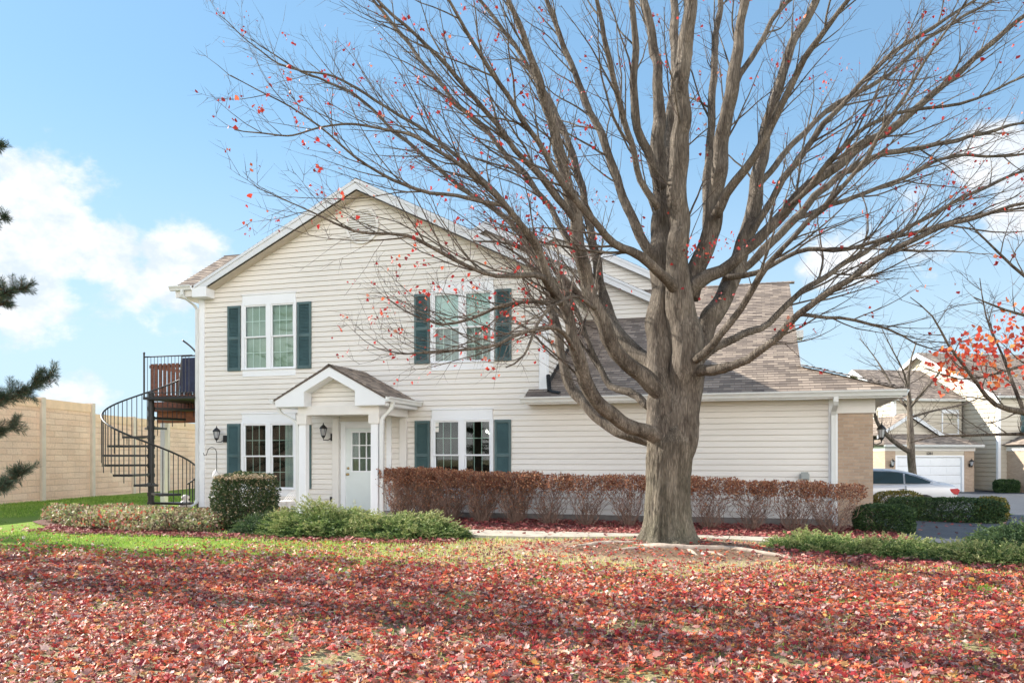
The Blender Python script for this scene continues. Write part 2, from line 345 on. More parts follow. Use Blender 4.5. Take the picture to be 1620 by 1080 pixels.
def brick_mat(name, c1, c2, mo, bw, rh, ms, uvscale=1, bumpd=.006, rot=False, vary=.35, dark=None, off=.5):
    m = bpy.data.materials.new(name); m.use_nodes = True; t = m.node_tree; p = t.nodes['Principled BSDF']; p.inputs['Roughness'].default_value = .88; p.inputs['Specular IOR Level'].default_value = .25
    uv = nd(t, 'ShaderNodeUVMap')
    b = nd(t, 'ShaderNodeTexBrick', offset=off, inp={'Scale': 1, 'Mortar Size': ms, 'Mortar Smooth': .3, 'Brick Width': bw, 'Row Height': rh, 'Color1': (*c1, 1), 'Color2': (*c2, 1), 'Mortar': (*mo, 1)})
    n0 = nd(t, 'ShaderNodeTexNoise', inp={'Scale': 3, 'Detail': 2}); t.links.new(uv.outputs[0], n0.inputs[0])
    va = nd(t, 'ShaderNodeVectorMath', operation='MULTIPLY_ADD'); va.inputs[1].default_value = (.02, .02, 0); t.links.new(n0.outputs['Color'], va.inputs[0]); t.links.new(uv.outputs[0], va.inputs[2]); t.links.new(va.outputs[0], b.inputs[0])
    n = nd(t, 'ShaderNodeTexNoise', inp={'Scale': 14, 'Detail': 8, 'Roughness': .7}); t.links.new(uv.outputs[0], n.inputs[0])
    n1 = nd(t, 'ShaderNodeTexNoise', inp={'Scale': .7, 'Detail': 3}); t.links.new(uv.outputs[0], n1.inputs[0])
    k = math_(t, 'ADD', 1 - vary, math_(t, 'MULTIPLY', math_(t, 'ADD', n.outputs['Fac'], n1.outputs['Fac']), vary))
    vm = nd(t, 'ShaderNodeVectorMath', operation='SCALE'); t.links.new(b.outputs[0], vm.inputs[0]); t.links.new(k, vm.inputs['Scale']); t.links.new(vm.outputs[0], p.inputs['Base Color'])
    bn = nd(t, 'ShaderNodeBump', inp={'Strength': .8, 'Distance': bumpd}); t.links.new(math_(t, 'SUBTRACT', math_(t, 'MULTIPLY', n.outputs['Fac'], 1.2), b.outputs['Fac']), bn.inputs['Height']); t.links.new(bn.outputs[0], p.inputs['Normal'])
    return m
M['brick'] = brick_mat('tan_brick', (.40, .29, .21), (.50, .37, .27), (.42, .35, .28), .2, .067, .009)
M['block'] = brick_mat('split_block', (.82, .57, .42), (.88, .65, .50), (.74, .52, .39), .74, .2, .012, bumpd=.06, vary=.5, off=.37)
M['panelcap'] = mat('panel_cap', (.76, .54, .37), .85, var=.07, vs=3, bump=.2)
M['post'] = mat('post_concrete', (.62, .53, .44), .85, var=.08, vs=3, bump=.2)

def bark_mat(name, ca, cb, moss=None):
    m = bpy.data.materials.new(name); m.use_nodes = True; t = m.node_tree; p = t.nodes['Principled BSDF']; p.inputs['Roughness'].default_value = .9; p.inputs['Specular IOR Level'].default_value = .2
    tcn = nd(t, 'ShaderNodeTexCoord'); mpn = nd(t, 'ShaderNodeMapping', inp={'Scale': (1, 1, .16)}); t.links.new(tcn.outputs['Object'], mpn.inputs[0])
    n = nd(t, 'ShaderNodeTexNoise', inp={'Scale': 26, 'Detail': 10, 'Roughness': .78, 'Distortion': .9}); t.links.new(mpn.outputs[0], n.inputs[0])
    n2 = nd(t, 'ShaderNodeTexNoise', inp={'Scale': 2.2, 'Detail': 4}); t.links.new(tcn.outputs['Object'], n2.inputs[0])
    r = nd(t, 'ShaderNodeValToRGB'); r.color_ramp.elements[0].position = .40; r.color_ramp.elements[1].position = .62; r.color_ramp.elements[0].color = (*ca, 1); r.color_ramp.elements[1].color = (*cb, 1)
    mpl = nd(t, 'ShaderNodeMapping', inp={'Scale': (1, 1, .35)}); t.links.new(tcn.outputs['Object'], mpl.inputs[0]); nl = nd(t, 'ShaderNodeTexNoise', inp={'Scale': 4.5, 'Detail': 6, 'Roughness': .65}); t.links.new(mpl.outputs[0], nl.inputs[0])
    t.links.new(math_(t, 'ADD', math_(t, 'MULTIPLY', n.outputs['Fac'], .5), math_(t, 'MULTIPLY', nl.outputs['Fac'], .5)), r.inputs[0]); c = r.outputs[0]
    if moss:
        sx = nd(t, 'ShaderNodeSeparateXYZ'); t.links.new(tcn.outputs['Object'], sx.inputs[0])
        mr = nd(t, 'ShaderNodeMapRange', inp={'From Min': .1, 'From Max': 1.9, 'To Min': .5, 'To Max': 0}); t.links.new(sx.outputs['Z'], mr.inputs[0])
        mk = math_(t, 'MULTIPLY', mr.outputs[0], math_(t, 'MULTIPLY', n2.outputs['Fac'], 1.3), clamp=True)
        mxn = nd(t, 'ShaderNodeMix', data_type='RGBA'); mxn.inputs[7].default_value = (*moss, 1); t.links.new(mk, mxn.inputs[0]); t.links.new(c, mxn.inputs[6]); c = mxn.outputs[2]
    mv = nd(t, 'ShaderNodeMapping', inp={'Scale': (1, 1, .10)}); t.links.new(tcn.outputs['Object'], mv.inputs[0])
    wn_ = nd(t, 'ShaderNodeTexNoise', inp={'Scale': 9, 'Detail': 3}); t.links.new(mv.outputs[0], wn_.inputs[0])
    wa = nd(t, 'ShaderNodeVectorMath', operation='MULTIPLY_ADD'); wa.inputs[1].default_value = (.06, .06, .03); t.links.new(wn_.outputs['Color'], wa.inputs[0]); t.links.new(mv.outputs[0], wa.inputs[2])
    vo = nd(t, 'ShaderNodeTexVoronoi', feature='DISTANCE_TO_EDGE', inp={'Scale': 44}); t.links.new(wa.outputs[0], vo.inputs['Vector'])
    cr_ = nd(t, 'ShaderNodeMapRange', interpolation_type='SMOOTHSTEP', inp={'From Min': .0, 'From Max': .3, 'To Min': .66, 'To Max': 1.08}); t.links.new(vo.outputs['Distance'], cr_.inputs['Value'])
    vs_ = nd(t, 'ShaderNodeVectorMath', operation='SCALE'); t.links.new(c, vs_.inputs[0]); t.links.new(cr_.outputs[0], vs_.inputs['Scale']); c = vs_.outputs[0]
    t.links.new(c, p.inputs['Base Color'])
    bn = nd(t, 'ShaderNodeBump', inp={'Strength': 1.0, 'Distance': .05}); t.links.new(math_(t, 'ADD', math_(t, 'MULTIPLY', n.outputs['Fac'], 1.0), math_(t, 'MULTIPLY', cr_.outputs[0], .5)), bn.inputs['Height']); t.links.new(bn.outputs[0], p.inputs['Normal'])
    return m
M['bark'] = bark_mat('maple_bark', (.07, .054, .042), (.36, .305, .245), moss=(.17, .18, .11))
M['bark2'] = bark_mat('limb_bark', (.08, .063, .05), (.31, .265, .215))
M['twig'] = mat('twig_bark', (.075, .052, .042), .8, var=.3, vs=4)
M['hedgetwig'] = mat('hedge_twigs', (.23, .15, .115), .8, var=.3, vs=4)
M['pinebark'] = bark_mat('pine_bark', (.06, .04, .03), (.17, .11, .08))
M['root'] = mat('bare_root', (.38, .31, .25), .85, var=.25, vs=10, bump=.4)

M['fallen'] = ramp_mat('fallen_leaves', [(0, (.06, .018, .022)), (.08, (.20, .022, .03)), (.22, (.42, .035, .035)), (.38, (.58, .09, .04)), (.50, (.64, .17, .055)), (.60, (.42, .15, .11)), (.71, (.50, .28, .24)), (.82, (.14, .06, .07)), (.91, (.58, .41, .36)), (.97, (.74, .38, .08)), (1, (.72, .66, .65))], .55, trans=.15, pale=.32)
M['bedleaf'] = ramp_mat('bed_leaves', [(0, (.10, .02, .025)), (.3, (.24, .04, .04)), (.6, (.34, .08, .07)), (.85, (.40, .16, .13)), (1, (.50, .3, .24))], .7, trans=.1, pale=.3)
M['redleaf'] = ramp_mat('red_leaves', [(0, (.22, .018, .022)), (.45, (.42, .03, .03)), (.8, (.55, .06, .04)), (.93, (.60, .17, .08)), (1, (.55, .30, .24))], .55, trans=.28)
M['orangeleaf'] = ramp_mat('orange_leaves', [(0, (.45, .04, .035)), (.55, (.62, .09, .05)), (.88, (.72, .20, .06)), (1, (.75, .40, .12))], .55, trans=.35)
M['barberry'] = ramp_mat('barberry_leaves', [(0, (.16, .06, .04)), (.4, (.33, .125, .075)), (.75, (.48, .24, .125)), (1, (.56, .36, .22))], .7, trans=.3)
M['boxleaf'] = ramp_mat('box_leaves', [(0, (.025, .05, .02)), (.55, (.05, .085, .03)), (.82, (.10, .13, .05)), (.93, (.28, .24, .14)), (1, (.40, .30, .20))], .45, trans=.15)
M['hedgeleaf'] = ramp_mat('yew_leaves', [(0, (.018, .045, .016)), (.7, (.045, .09, .03)), (1, (.09, .15, .04))], .55, trans=.15)
M['hedgeyellow'] = ramp_mat('yellow_yew_leaves', [(0, (.05, .08, .02)), (.5, (.16, .16, .04)), (1, (.34, .25, .05))], .55, trans=.15)
M['juniper'] = ramp_mat('juniper_leaves', [(0, (.018, .045, .018)), (.30, (.055, .11, .035)), (.58, (.14, .22, .06)), (.82, (.28, .34, .12)), (1, (.36, .36, .16))], .6, trans=.22)
M['juniper_d'] = ramp_mat('dark_juniper_leaves', [(0, (.02, .045, .02)), (.6, (.045, .09, .035)), (1, (.10, .15, .05))], .6, trans=.2)
M['cover'] = ramp_mat('ground_cover_leaves', [(0, (.08, .06, .04)), (.2, (.28, .18, .12)), (.4, (.16, .24, .08)), (.58, (.42, .34, .24)), (.75, (.40, .46, .14)), (.90, (.55, .46, .38)), (1, (.50, .10, .06))], .6, trans=.2)
M['needle'] = ramp_mat('pine_needles', [(0, (.02, .045, .03)), (.6, (.05, .085, .055)), (.93, (.11, .15, .08)), (1, (.35, .16, .06))], .5, trans=.15)
M['grass'] = ramp_mat('grass_blades', [(0, (.08, .18, .02)), (.35, (.20, .37, .045)), (.65, (.40, .52, .09)), (.85, (.56, .54, .20)), (1, (.66, .58, .34))], .6, trans=.3)
def lawn_mat():
    m = mat('lawn', (.10, .19, .03), .95); t = m.node_tree; p = t.nodes['Principled BSDF']; p.inputs['Specular IOR Level'].default_value = .1
    tcn = nd(t, 'ShaderNodeTexCoord'); n = nd(t, 'ShaderNodeTexNoise', inp={'Scale': 60, 'Detail': 6, 'Roughness': .8}); t.links.new(tcn.outputs['Object'], n.inputs[0])
    n2 = nd(t, 'ShaderNodeTexNoise', inp={'Scale': .7, 'Detail': 5}); t.links.new(tcn.outputs['Object'], n2.inputs[0])
    g = nd(t, 'ShaderNodeValToRGB'); g.color_ramp.elements[0].color = (.06, .13, .018, 1); g.color_ramp.elements[1].color = (.36, .50, .08, 1); g.color_ramp.elements[0].position = .3; g.color_ramp.elements[1].position = .7; t.links.new(n.outputs['Fac'], g.inputs[0])
    d = nd(t, 'ShaderNodeValToRGB'); d.color_ramp.elements[0].color = (.15, .095, .06, 1); d.color_ramp.elements[1].color = (.60, .50, .32, 1); d.color_ramp.elements[0].position = .3; d.color_ramp.elements[1].position = .7; t.links.new(n.outputs['Fac'], d.inputs[0])
    # worn, dry ground round the big tree, drying out from there
    di = nd(t, 'ShaderNodeVectorMath', operation='DISTANCE'); mp_ = nd(t, 'ShaderNodeMapping', inp={'Scale': (.55, 1, 0)}); t.links.new(tcn.outputs['Object'], mp_.inputs[0]); t.links.new(mp_.outputs[0], di.inputs[0]); di.inputs[1].default_value = (TREE[0] * .55, TREE[1] - .5, 0)
    mr = nd(t, 'ShaderNodeMapRange', interpolation_type='SMOOTHSTEP', inp={'From Min': .9, 'From Max': 3.3, 'To Min': 1.15, 'To Max': 0}); t.links.new(di.outputs['Value'], mr.inputs[0])
    sx = nd(t, 'ShaderNodeSeparateXYZ'); t.links.new(tcn.outputs['Object'], sx.inputs[0])
    lf = nd(t, 'ShaderNodeMapRange', interpolation_type='SMOOTHSTEP', inp={'From Min': -8.0, 'From Max': -10.5, 'To Min': 0, 'To Max': .8}); t.links.new(sx.outputs['Y'], lf.inputs[0])
    k = math_(t, 'ADD', math_(t, 'MULTIPLY', math_(t, 'MAXIMUM', mr.outputs[0], lf.outputs[0]), math_(t, 'ADD', .5, n2.outputs['Fac'])), math_(t, 'MULTIPLY', math_(t, 'SUBTRACT', n2.outputs['Fac'], .45), .6), clamp=True)
    so = nd(t, 'ShaderNodeValToRGB'); so.color_ramp.elements[0].color = (.085, .05, .035, 1); so.color_ramp.elements[1].color = (.34, .23, .15, 1); so.color_ramp.elements[0].position = .35; so.color_ramp.elements[1].position = .7; t.links.new(n.outputs['Fac'], so.inputs[0])
    m2 = nd(t, 'ShaderNodeMapRange', interpolation_type='SMOOTHSTEP', inp={'From Min': .55, 'From Max': 1.35, 'To Min': 1.4, 'To Max': -.3}); t.links.new(di.outputs['Value'], m2.inputs[0])
    k2_ = math_(t, 'MULTIPLY', m2.outputs[0], math_(t, 'ADD', .15, math_(t, 'MULTIPLY', n2.outputs['Fac'], 1.5)), clamp=True)
    mso = nd(t, 'ShaderNodeMix', data_type='RGBA'); t.links.new(k2_, mso.inputs[0]); t.links.new(d.outputs[0], mso.inputs[6]); t.links.new(so.outputs[0], mso.inputs[7])
    mxn = nd(t, 'ShaderNodeMix', data_type='RGBA'); t.links.new(k, mxn.inputs[0]); t.links.new(g.outputs[0], mxn.inputs[6]); t.links.new(mso.outputs[2], mxn.inputs[7]); t.links.new(mxn.outputs[2], p.inputs['Base Color'])
    bn = nd(t, 'ShaderNodeBump', inp={'Strength': .7, 'Distance': .03}); t.links.new(n.outputs['Fac'], bn.inputs['Height']); t.links.new(bn.outputs[0], p.inputs['Normal'])
    return m
M['lawn'] = lawn_mat()
M['mulch'] = mat('mulch', (.07, .035, .025), .95, c2=(.20, .09, .06), vs=30, bump=.8, bs=60)

# ------------------------------------------------------------------ ground
def axis(lo, hi, step, far):
    a = list(np.arange(lo, hi + 1e-6, step)); d = step
    left, right = [], []; x = lo
    while x > -far: d *= 1.5; x -= d; left.append(x)
    d = step; x = hi
    while x < far: d *= 1.5; x += d; right.append(x)
    return np.array(left[::-1] + a + right)
xs = axis(-26, 14, .3, 900); ys = axis(-20, 34, .3, 900)
GX, GY = np.meshgrid(xs, ys, indexing='ij'); GZ = gz(GX, GY)
V = np.stack([GX, GY, GZ], -1).reshape(-1, 3); ny = len(ys)
ii, jj = np.meshgrid(np.arange(len(xs) - 1), np.arange(ny - 1), indexing='ij'); b0 = (ii * ny + jj).ravel()
tag(np_mesh('lawn_ground', V, np.stack([b0, b0 + ny, b0 + ny + 1, b0 + 1], 1), M['lawn'], smooth=True), kind='structure')
def sheet(name, poly, lift, mat_, step=.4, kind='structure', thick=0, rough=.0):
    """flat-ish sheet following the ground inside a polygon outline"""
    import bmesh
    bm = bmesh.new(); vs = [bm.verts.new((x, y, 0)) for x, y in poly]; bm.faces.new(vs)
    xsn = [p[0] for p in poly]; ysn = [p[1] for p in poly]
    for ax, lo, hi in ((0, min(xsn), max(xsn)), (1, min(ysn), max(ysn))):
        q = lo + step
        while q < hi:
            no = (1, 0, 0) if ax == 0 else (0, 1, 0); co = (q, 0, 0) if ax == 0 else (0, q, 0)
            bmesh.ops.bisect_plane(bm, geom=bm.verts[:] + bm.edges[:] + bm.faces[:], plane_co=co, plane_no=no); q += step
    if thick:
        r = bmesh.ops.extrude_face_region(bm, geom=bm.faces[:]); top = [e for e in r['geom'] if isinstance(e, bmesh.types.BMVert)]
        ts = set(top)
        for v in bm.verts: v.co.z = gzf(v.co.x, v.co.y) + (lift if v in ts else lift - thick)
    else:
        for v in bm.verts: v.co.z = gzf(v.co.x, v.co.y) + lift + (rough * noise.noise(Vector((v.co.x * 2, v.co.y * 2, 0))) if rough else 0)
    bmesh.ops.recalc_face_normals(bm, faces=bm.faces[:])
    me = bpy.data.meshes.new(name); bm.to_mesh(me); bm.free(); me.materials.append(mat_)
    if me.polygons and not thick and me.polygons[0].normal.z < 0: me.flip_normals()
    o = bpy.data.objects.new(name, me); col.objects.link(o); tag(o, kind=kind); return o
def blob(pts, n=8, amt=.12):
    out = []; m = len(pts)
    for i in range(m):
        a = Vector(pts[i]); b_ = Vector(pts[(i + 1) % m])
        for k in range(n):
            p = a.lerp(b_, k / n); q = noise.noise(Vector((p.x * 1.1, p.y * 1.1, 3))) * amt; out.append((p.x + q, p.y + q * .8))
    return out
sheet('garden_bed', blob([(-8.3, -.02), (2.35, -.02), (2.6, -3.2), (-8.3, -3.1)], amt=.04), .015, M['mulch'])
sheet('garden_bed', blob([(-13.6, 1.0), (-13.6, -.02), (-10.6, -.02), (-10.6, -2.6), (-4.9, -3.35), (-4.75, -4.6), (-6.6, -5.5), (-8.3, -5.95), (-10, -5.9), (-12.2, -6.0), (-15.5, -3.8), (-16.8, -.5), (-16.2, 1.4)], amt=.14), .018, M['mulch'])
sheet('garden_bed', blob([(.35, -4.75), (2.2, -4.7), (4.5, -4.6), (5.2, -6.4), (3.2, -7.1), (1.4, -6.5), (.3, -5.6)], amt=.14), .012, M['mulch'])
wk = []
for k in range(6):
    x0 = -6.6 + k * 1.55
    o = sheet('walkway', [(x0, -4.42), (x0 + 1.535, -4.47), (x0 + 1.535, -3.32), (x0, -3.28)], .045, M['concrete'], thick=.1)
sheet('walkway', [(-9.9, -4.0), (-6.62, -4.42), (-6.62, -3.28), (-8.0, -2.6), (-8.0, -1.9), (-9.9, -1.9)], .045, M['concrete'], thick=.1)
sheet('driveway', [(2.72, -3.3), (30, -3.3), (34, 46), (5.0, 33), (2.6, 20), (2.6, 0)], .022, M['asphalt'], step=.8)
sheet('grass_island', blob([(5.5, 9.7), (7.6, 10.1), (7.9, 10.9), (5.7, 10.6)], 4, .1), .05, M['lawn'])
sheet('grass_island', blob([(4.6, 5.2), (6.4, 5.6), (6.5, 6.4), (4.7, 6.0)], 4, .1), .06, M['lawn'])

# ------------------------------------------------------------------ siding and shingles
def clip(poly, a, b, c):      # keep a*s+b*t<=c
    out = []; n = len(poly)
    for i in range(n):
        p, q = poly[i], poly[(i + 1) % n]; dp = a * p[0] + b * p[1] - c; dq = a * q[0] + b * q[1] - c
        if dp <= 1e-9: out.append(p)
        if (dp < -1e-9 and dq > 1e-9) or (dp > 1e-9 and dq < -1e-9):
            k = dp / (dp - dq); out.append((p[0] + (q[0] - p[0]) * k, p[1] + (q[1] - p[1]) * k))
    return out if len(out) >= 3 else None
def siding(mb, poly, tw, z0=.15, h=.127, holes=(), lip=.020, groove=.013, seams=False):
    zmin = min(p[1] for p in poly); zmax = max(p[1] for p in poly)
    k = math.floor((zmin - z0) / h)
    def face(pl, off):
        vs = [tw(s, z, off(z)) for s, z in pl]; mb.add(vs, [list(range(len(vs)))])
    def ledge(pl, z, o1, o2):
        e = [p for p in pl if abs(p[1] - z) < 1e-6]
        if len(e) < 2: return
        s0, s1 = min(p[0] for p in e), max(p[0] for p in e)
        if s1 - s0 < 1e-4: return
        mb.add([tw(s0, z, o1), tw(s1, z, o1), tw(s1, z, o2), tw(s0, z, o2)], [(0, 1, 2, 3)])
    while z0 + k * h < zmax:
        zb = z0 + k * h; zt = zb + h; k += 1
        st = clip(poly, 0, -1, -zb); st = st and clip(st, 0, 1, zt)
        if not st: continue
        pieces = [st]
        for (a, b_, c, d) in holes:
            if zt > c and zb < d:
                np_ = []
                for p in pieces:
                    for q in (clip(p, 1, 0, a), clip(p, -1, 0, -b_)):
                        if q: np_.append(q)
                pieces = np_
        for p in pieces:
            zg = zt - groove
            lo = clip(p, 0, 1, zg); hi = clip(p, 0, -1, -zg)
            if seams and lo:
                xs0, xs1 = min(q[0] for q in p), max(q[0] for q in p); sx_ = math.floor(xs0 / 3.7) * 3.7 + ((k // 2) * 1.37) % 3.7
                while sx_ < xs1 - .1:
                    if sx_ > xs0 + .1: mb.add([tw(sx_ + e_, zz, (.004 + lip * (1 - (zz - zb) / h)) + o_) for e_, zz, o_ in ((0, zb, 0), (0, zb, .0035), (.3, zb, .0005), (0, zg, 0), (0, zg, .0035), (.3, zg, .0005))], [(0, 1, 4, 3), (1, 2, 5, 4)])
                    sx_ += 3.7
            if lo: face(lo, lambda z: .004 + lip * (1 - (z - zb) / h)); ledge(lo, zb, .004 + lip, -.014); ledge(lo, zg, .004 + lip * groove / h, -.014)
            if hi: face(hi, lambda z: -.014)
def shingles(mb, O, S, T, poly, h=.145, th=.011):
    O = Vector(O); S = Vector(S).normalized(); T = Vector(T).normalized(); Nn = S.cross(T); Nn = Nn if Nn.z > 0 else -Nn
    tmin = min(p[1] for p in poly); tmax = max(p[1] for p in poly); k = math.floor(tmin / h)
    while k * h < tmax:
        a, b_ = k * h, (k + 1) * h; k += 1
        st = clip(poly, 0, -1, -a); st = st and clip(st, 0, 1, b_)
        if not st: continue
        vs = [O + S * s + T * t + Nn * (.004 + th * (1 - (t - a) / h)) for s, t in st]
        mb.add(vs, [list(range(len(vs)))], [[(s, t + .0005) for s, t in st]])
        e = [p for p in st if abs(p[1] - max(a, tmin)) < 1e-6]
        if len(e) >= 2:
            s0, s1 = min(p[0] for p in e), max(p[0] for p in e); t = e[0][1]
            o1 = .004 + th * (1 - (t - a) / h)
            mb.add([O + S * s0 + T * t + Nn * o1, O + S * s1 + T * t + Nn * o1, O + S * s1 + T * t, O + S * s0 + T * t], [(0, 1, 2, 3)], [[(s0, t), (s1, t), (s1, t - .01), (s0, t - .01)]])
    return mb
def deck_slab(mb, O, S, T, poly, th=.03):
    O = Vector(O); S = Vector(S).normalized(); T = Vector(T).normalized(); Nn = S.cross(T); Nn = Nn if Nn.z > 0 else -Nn
    n = len(poly); v = [O + S * s + T * t for s, t in poly] + [O + S * s + T * t - Nn * th for s, t in poly]
    mb.add(v, [list(range(n)), list(range(2 * n - 1, n - 1, -1))] + [(i, i + n, (i + 1) % n + n, (i + 1) % n) for i in range(n)])
def roof_plane(parent, O, S, T, poly, name='roof', label=None):
    mb = MB(); shingles(mb, O, S, T, poly); deck_slab(mb, O, S, T, poly)
    return mb.build(name, M['shingle'], parent)
def gutter_x(mb, x0, x1, y, z, s=.12):     # K-style gutter running along x with its open side up, back at y, front towards -y
    prof = [(y, z), (y, z - s), (y - s * .62, z - s), (y - s * .75, z - s * .55), (y - s, z - s * .22), (y - s, z), (y - s + .012, z), (y - s + .012, z - s * .2), (y - s * .7, z - s * .5), (y - s * .55, z - s + .014), (y - .012, z - s + .014), (y - .012, z)]
    mb.prism_x(prof, x0, x1)
def gutter_y(mb, y0, y1, x, z, sg=1, s=.12):
    prof = [(x, z), (x, z - s), (x + sg * s * .62, z - s), (x + sg * s * .75, z - s * .55), (x + sg * s, z - s * .22), (x + sg * s, z), (x + sg * (s - .012), z), (x + sg * s * .7, z - s * .5), (x + sg * s * .55, z - s + .014), (x + sg * .012, z - s + .014), (x + sg * .012, z)]
    mb.prism_y(prof, y0, y1)
def duct(mb, pts, wx=.075, wy=.055):
    pts = [Vector(p) for p in pts]; v = []; f = []
    for p in pts: v += [(p.x - wx / 2, p.y - wy / 2, p.z), (p.x + wx / 2, p.y - wy / 2, p.z), (p.x + wx / 2, p.y + wy / 2, p.z), (p.x - wx / 2, p.y + wy / 2, p.z)]
    for i in range(len(pts) - 1):
        for k in range(4): f.append((4 * i + k, 4 * i + (k + 1) % 4, 4 * i + 4 + (k + 1) % 4, 4 * i + 4 + k))
    f += [(3, 2, 1, 0), tuple(range(4 * len(pts) - 4, 4 * len(pts)))]
    mb.add(v, f)

# ------------------------------------------------------------------ windows
def window(root, x0, x1, zt, zb, Y=0., units=2, head=.22, apron=.2, style='dark', interior=True, label=None, cols=3, detail=True):
    """double-hung units between x0 and x1; zt = top of header trim, zb = bottom of apron trim"""
    f = MB(); yo = Y - .045
    f.box(x0 + .02, x1 - .02, yo, Y + .02, zt - head, zt - .012); f.box(x0, x1, yo - .02, Y + .02, zt - .012, zt + .012)
    ftop = zt - head; fbot = zb + apron
    if apron > .02: f.box(x0 + .02, x1 - .02, Y - .036, Y + .02, zb, fbot - .03); 
    f.box(x0 - .0, x1 + .0, yo - .03, Y + .05, fbot - .032, fbot)
    f.box(x0, x0 + .075, yo - .012, Y + .06, fbot, ftop); f.box(x1 - .075, x1, yo - .012, Y + .06, fbot, ftop)
    f.box(x0 + .0751, x1 - .0751, yo - .006, Y + .055, ftop - .05, ftop)
    wdo = bevel(f.build('window', M['trim'], root), .004, 1); tag(wdo, label)
    n = units; mul = .13; W = ((x1 - .075) - (x0 + .075) - mul * (n - 1)) / n
    for i in range(n - 1):
        m_ = MB(); a = x0 + .075 + (i + 1) * W + i * mul; m_.box(a, a + mul, yo - .012, Y + .05, fbot, ftop - .0501); m_.build('mullion', M['trim'], wdo)
    sash = MB(); glass = MB(); grid = MB(); zm = (ftop - .05 + fbot) / 2
    for i in range(n):
        a = x0 + .075 + i * (W + mul); b_ = a + W
        for (z0, z1, yy) in ((fbot, zm + .012, Y + .0), (zm - .012, ftop - .05, Y - .03)):
            e = .032
            sash.box(a, a + e, yy, yy + .028, z0, z1); sash.box(b_ - e, b_, yy, yy + .028, z0, z1)
            sash.box(a + e, b_ - e, yy, yy + .028, z0, z0 + e); sash.box(a + e, b_ - e, yy, yy + .028, z1 - e, z1)
            gw = (W - 2 * e) / cols
            for c in range(1, cols): grid.box(a + e + gw * c - .008, a + e + gw * c + .008, yy + .0235, yy + .029, z0 + e - .003, z1 - e + .003)
            grid.box(a + e - .003, b_ - e + .003, yy + .0237, yy + .0285, (z0 + z1) / 2 - .008, (z0 + z1) / 2 + .008)
            glass.box(a + e - .005, b_ - e + .005, yy + .018, yy + .022, z0 + e - .005, z1 - e + .005)
    sash.build('sash', M['trim'], wdo); grid.build('grid', M['gridw'] if style in ('green', 'blue') else M['gridg'], wdo); glass.build('glass', M['glass'], wdo)
    if interior:
        r_ = MB(); x2, x3 = x0 - .3, x1 + .3; z2, z3 = fbot - .4, ftop + .2; y2, y3 = Y + .07, Y + 2.6
        v = [(x, y, z) for x in (x2, x3) for y in (y2, y3) for z in (z2, z3)]
        r_.add(v, [(0, 1, 3, 2), (4, 6, 7, 5), (2, 3, 7, 6), (0, 2, 6, 4), (1, 5, 7, 3)]); r_.build('room', M['interior'], wdo)
    if style in ('green', 'blue'):
        bl = MB(); xa, xb = x0 + .08, x1 - .08; k = 0
        step = .085 if style == 'green' else .2
        zlo = fbot if style == 'green' else zm - .0
        x = xa
        while x < xb:
            e = min(x + step * .97, xb); bl.add([(x, Y + .075, zlo), (e, Y + .095, zlo), (e, Y + .095, ftop), (x, Y + .075, ftop)], [(0, 1, 2, 3)]); x += step
        bl.build('blind', M['blind_green' if style == 'green' else 'blind_blue'], wdo)  # blue style: upper-sash panel carries the painted sky reflection
        if style == 'blue':
            cu = MB(); n_ = 60
            pts = [(xa + (xb - xa) * i / n_, Y + .12 + .02 * math.sin(i * 1.1)) for i in range(n_ + 1)]
            for p, q in zip(pts, pts[1:]): cu.add([(p[0], p[1], fbot), (q[0], q[1], fbot), (q[0], q[1], ftop), (p[0], p[1], ftop)], [(0, 1, 2, 3)])
            cu.build('curtain', M['blind_grey'], wdo)
    if style == 'mixed':      # ground floor left: curtain edges and plants behind the glass
        cu = MB(); n_ = 16
        for xa, xb in ((x1 - .42, x1 - .08),):
            pts = [(xa + (xb - xa) * i / n_, Y + .12 + .025 * math.sin(i * 1.5)) for i in range(n_ + 1)]
            for p, q in zip(pts, pts[1:]): cu.add([(p[0], p[1], fbot), (q[0], q[1], fbot), (q[0], q[1], ftop), (p[0], p[1], ftop)], [(0, 1, 2, 3)])
        cu.build('curtain', M['blind_grey'], wdo)
    if style == 'lit':
        for bx, bz in ((.36, -.36), (.44, -.41), (.63, -.37)): bu = MB(); bu.lathe([(.005, -.035), (.024, -.02), (.03, 0), (.02, .03), (.006, .045)], (x1 - .86 + bx, Y + 1.0, ftop + bz + .08), 10); bu.build('bulb', M['bulb'], wdo)
    return wdo
def shutter(root, x0, x1, z0, z1, Y=0.):
    f = MB(); y0, y1 = Y - .062, Y - .016; e = .055
    f.box(x0, x0 + e, y0, y1, z0, z1); f.box(x1 - e, x1, y0, y1, z0, z1)
    zm = (z0 + z1) / 2 
    for a, b_ in ((z0, z0 + .08), (zm - .04, zm + .04), (z1 - .07, z1)): f.box(x0 + e, x1 - e, y0 + .003, y1, a, b_)
    o = bevel(f.build('shutter', M['shutter'], root), .004, 1)
    l = MB()
    for a, b_ in ((z0 + .08, zm - .04), (zm + .04, z1 - .07)):
        z = a
        while z < b_ - .01:
            zz = min(z + .036, b_); l.add([(x0 + e, y0 + .006, z), (x1 - e, y0 + .006, z), (x1 - e, y0 + .03, zz), (x0 + e, y0 + .03, zz)], [(0, 1, 2, 3)])
            l.add([(x0 + e, y0 + .006, z), (x1 - e, y0 + .006, z), (x1 - e, y1, z), (x0 + e, y1, z)], [(0, 1, 2, 3)]); z += .036
    l.build('louvers', M['shutter'], o); return o
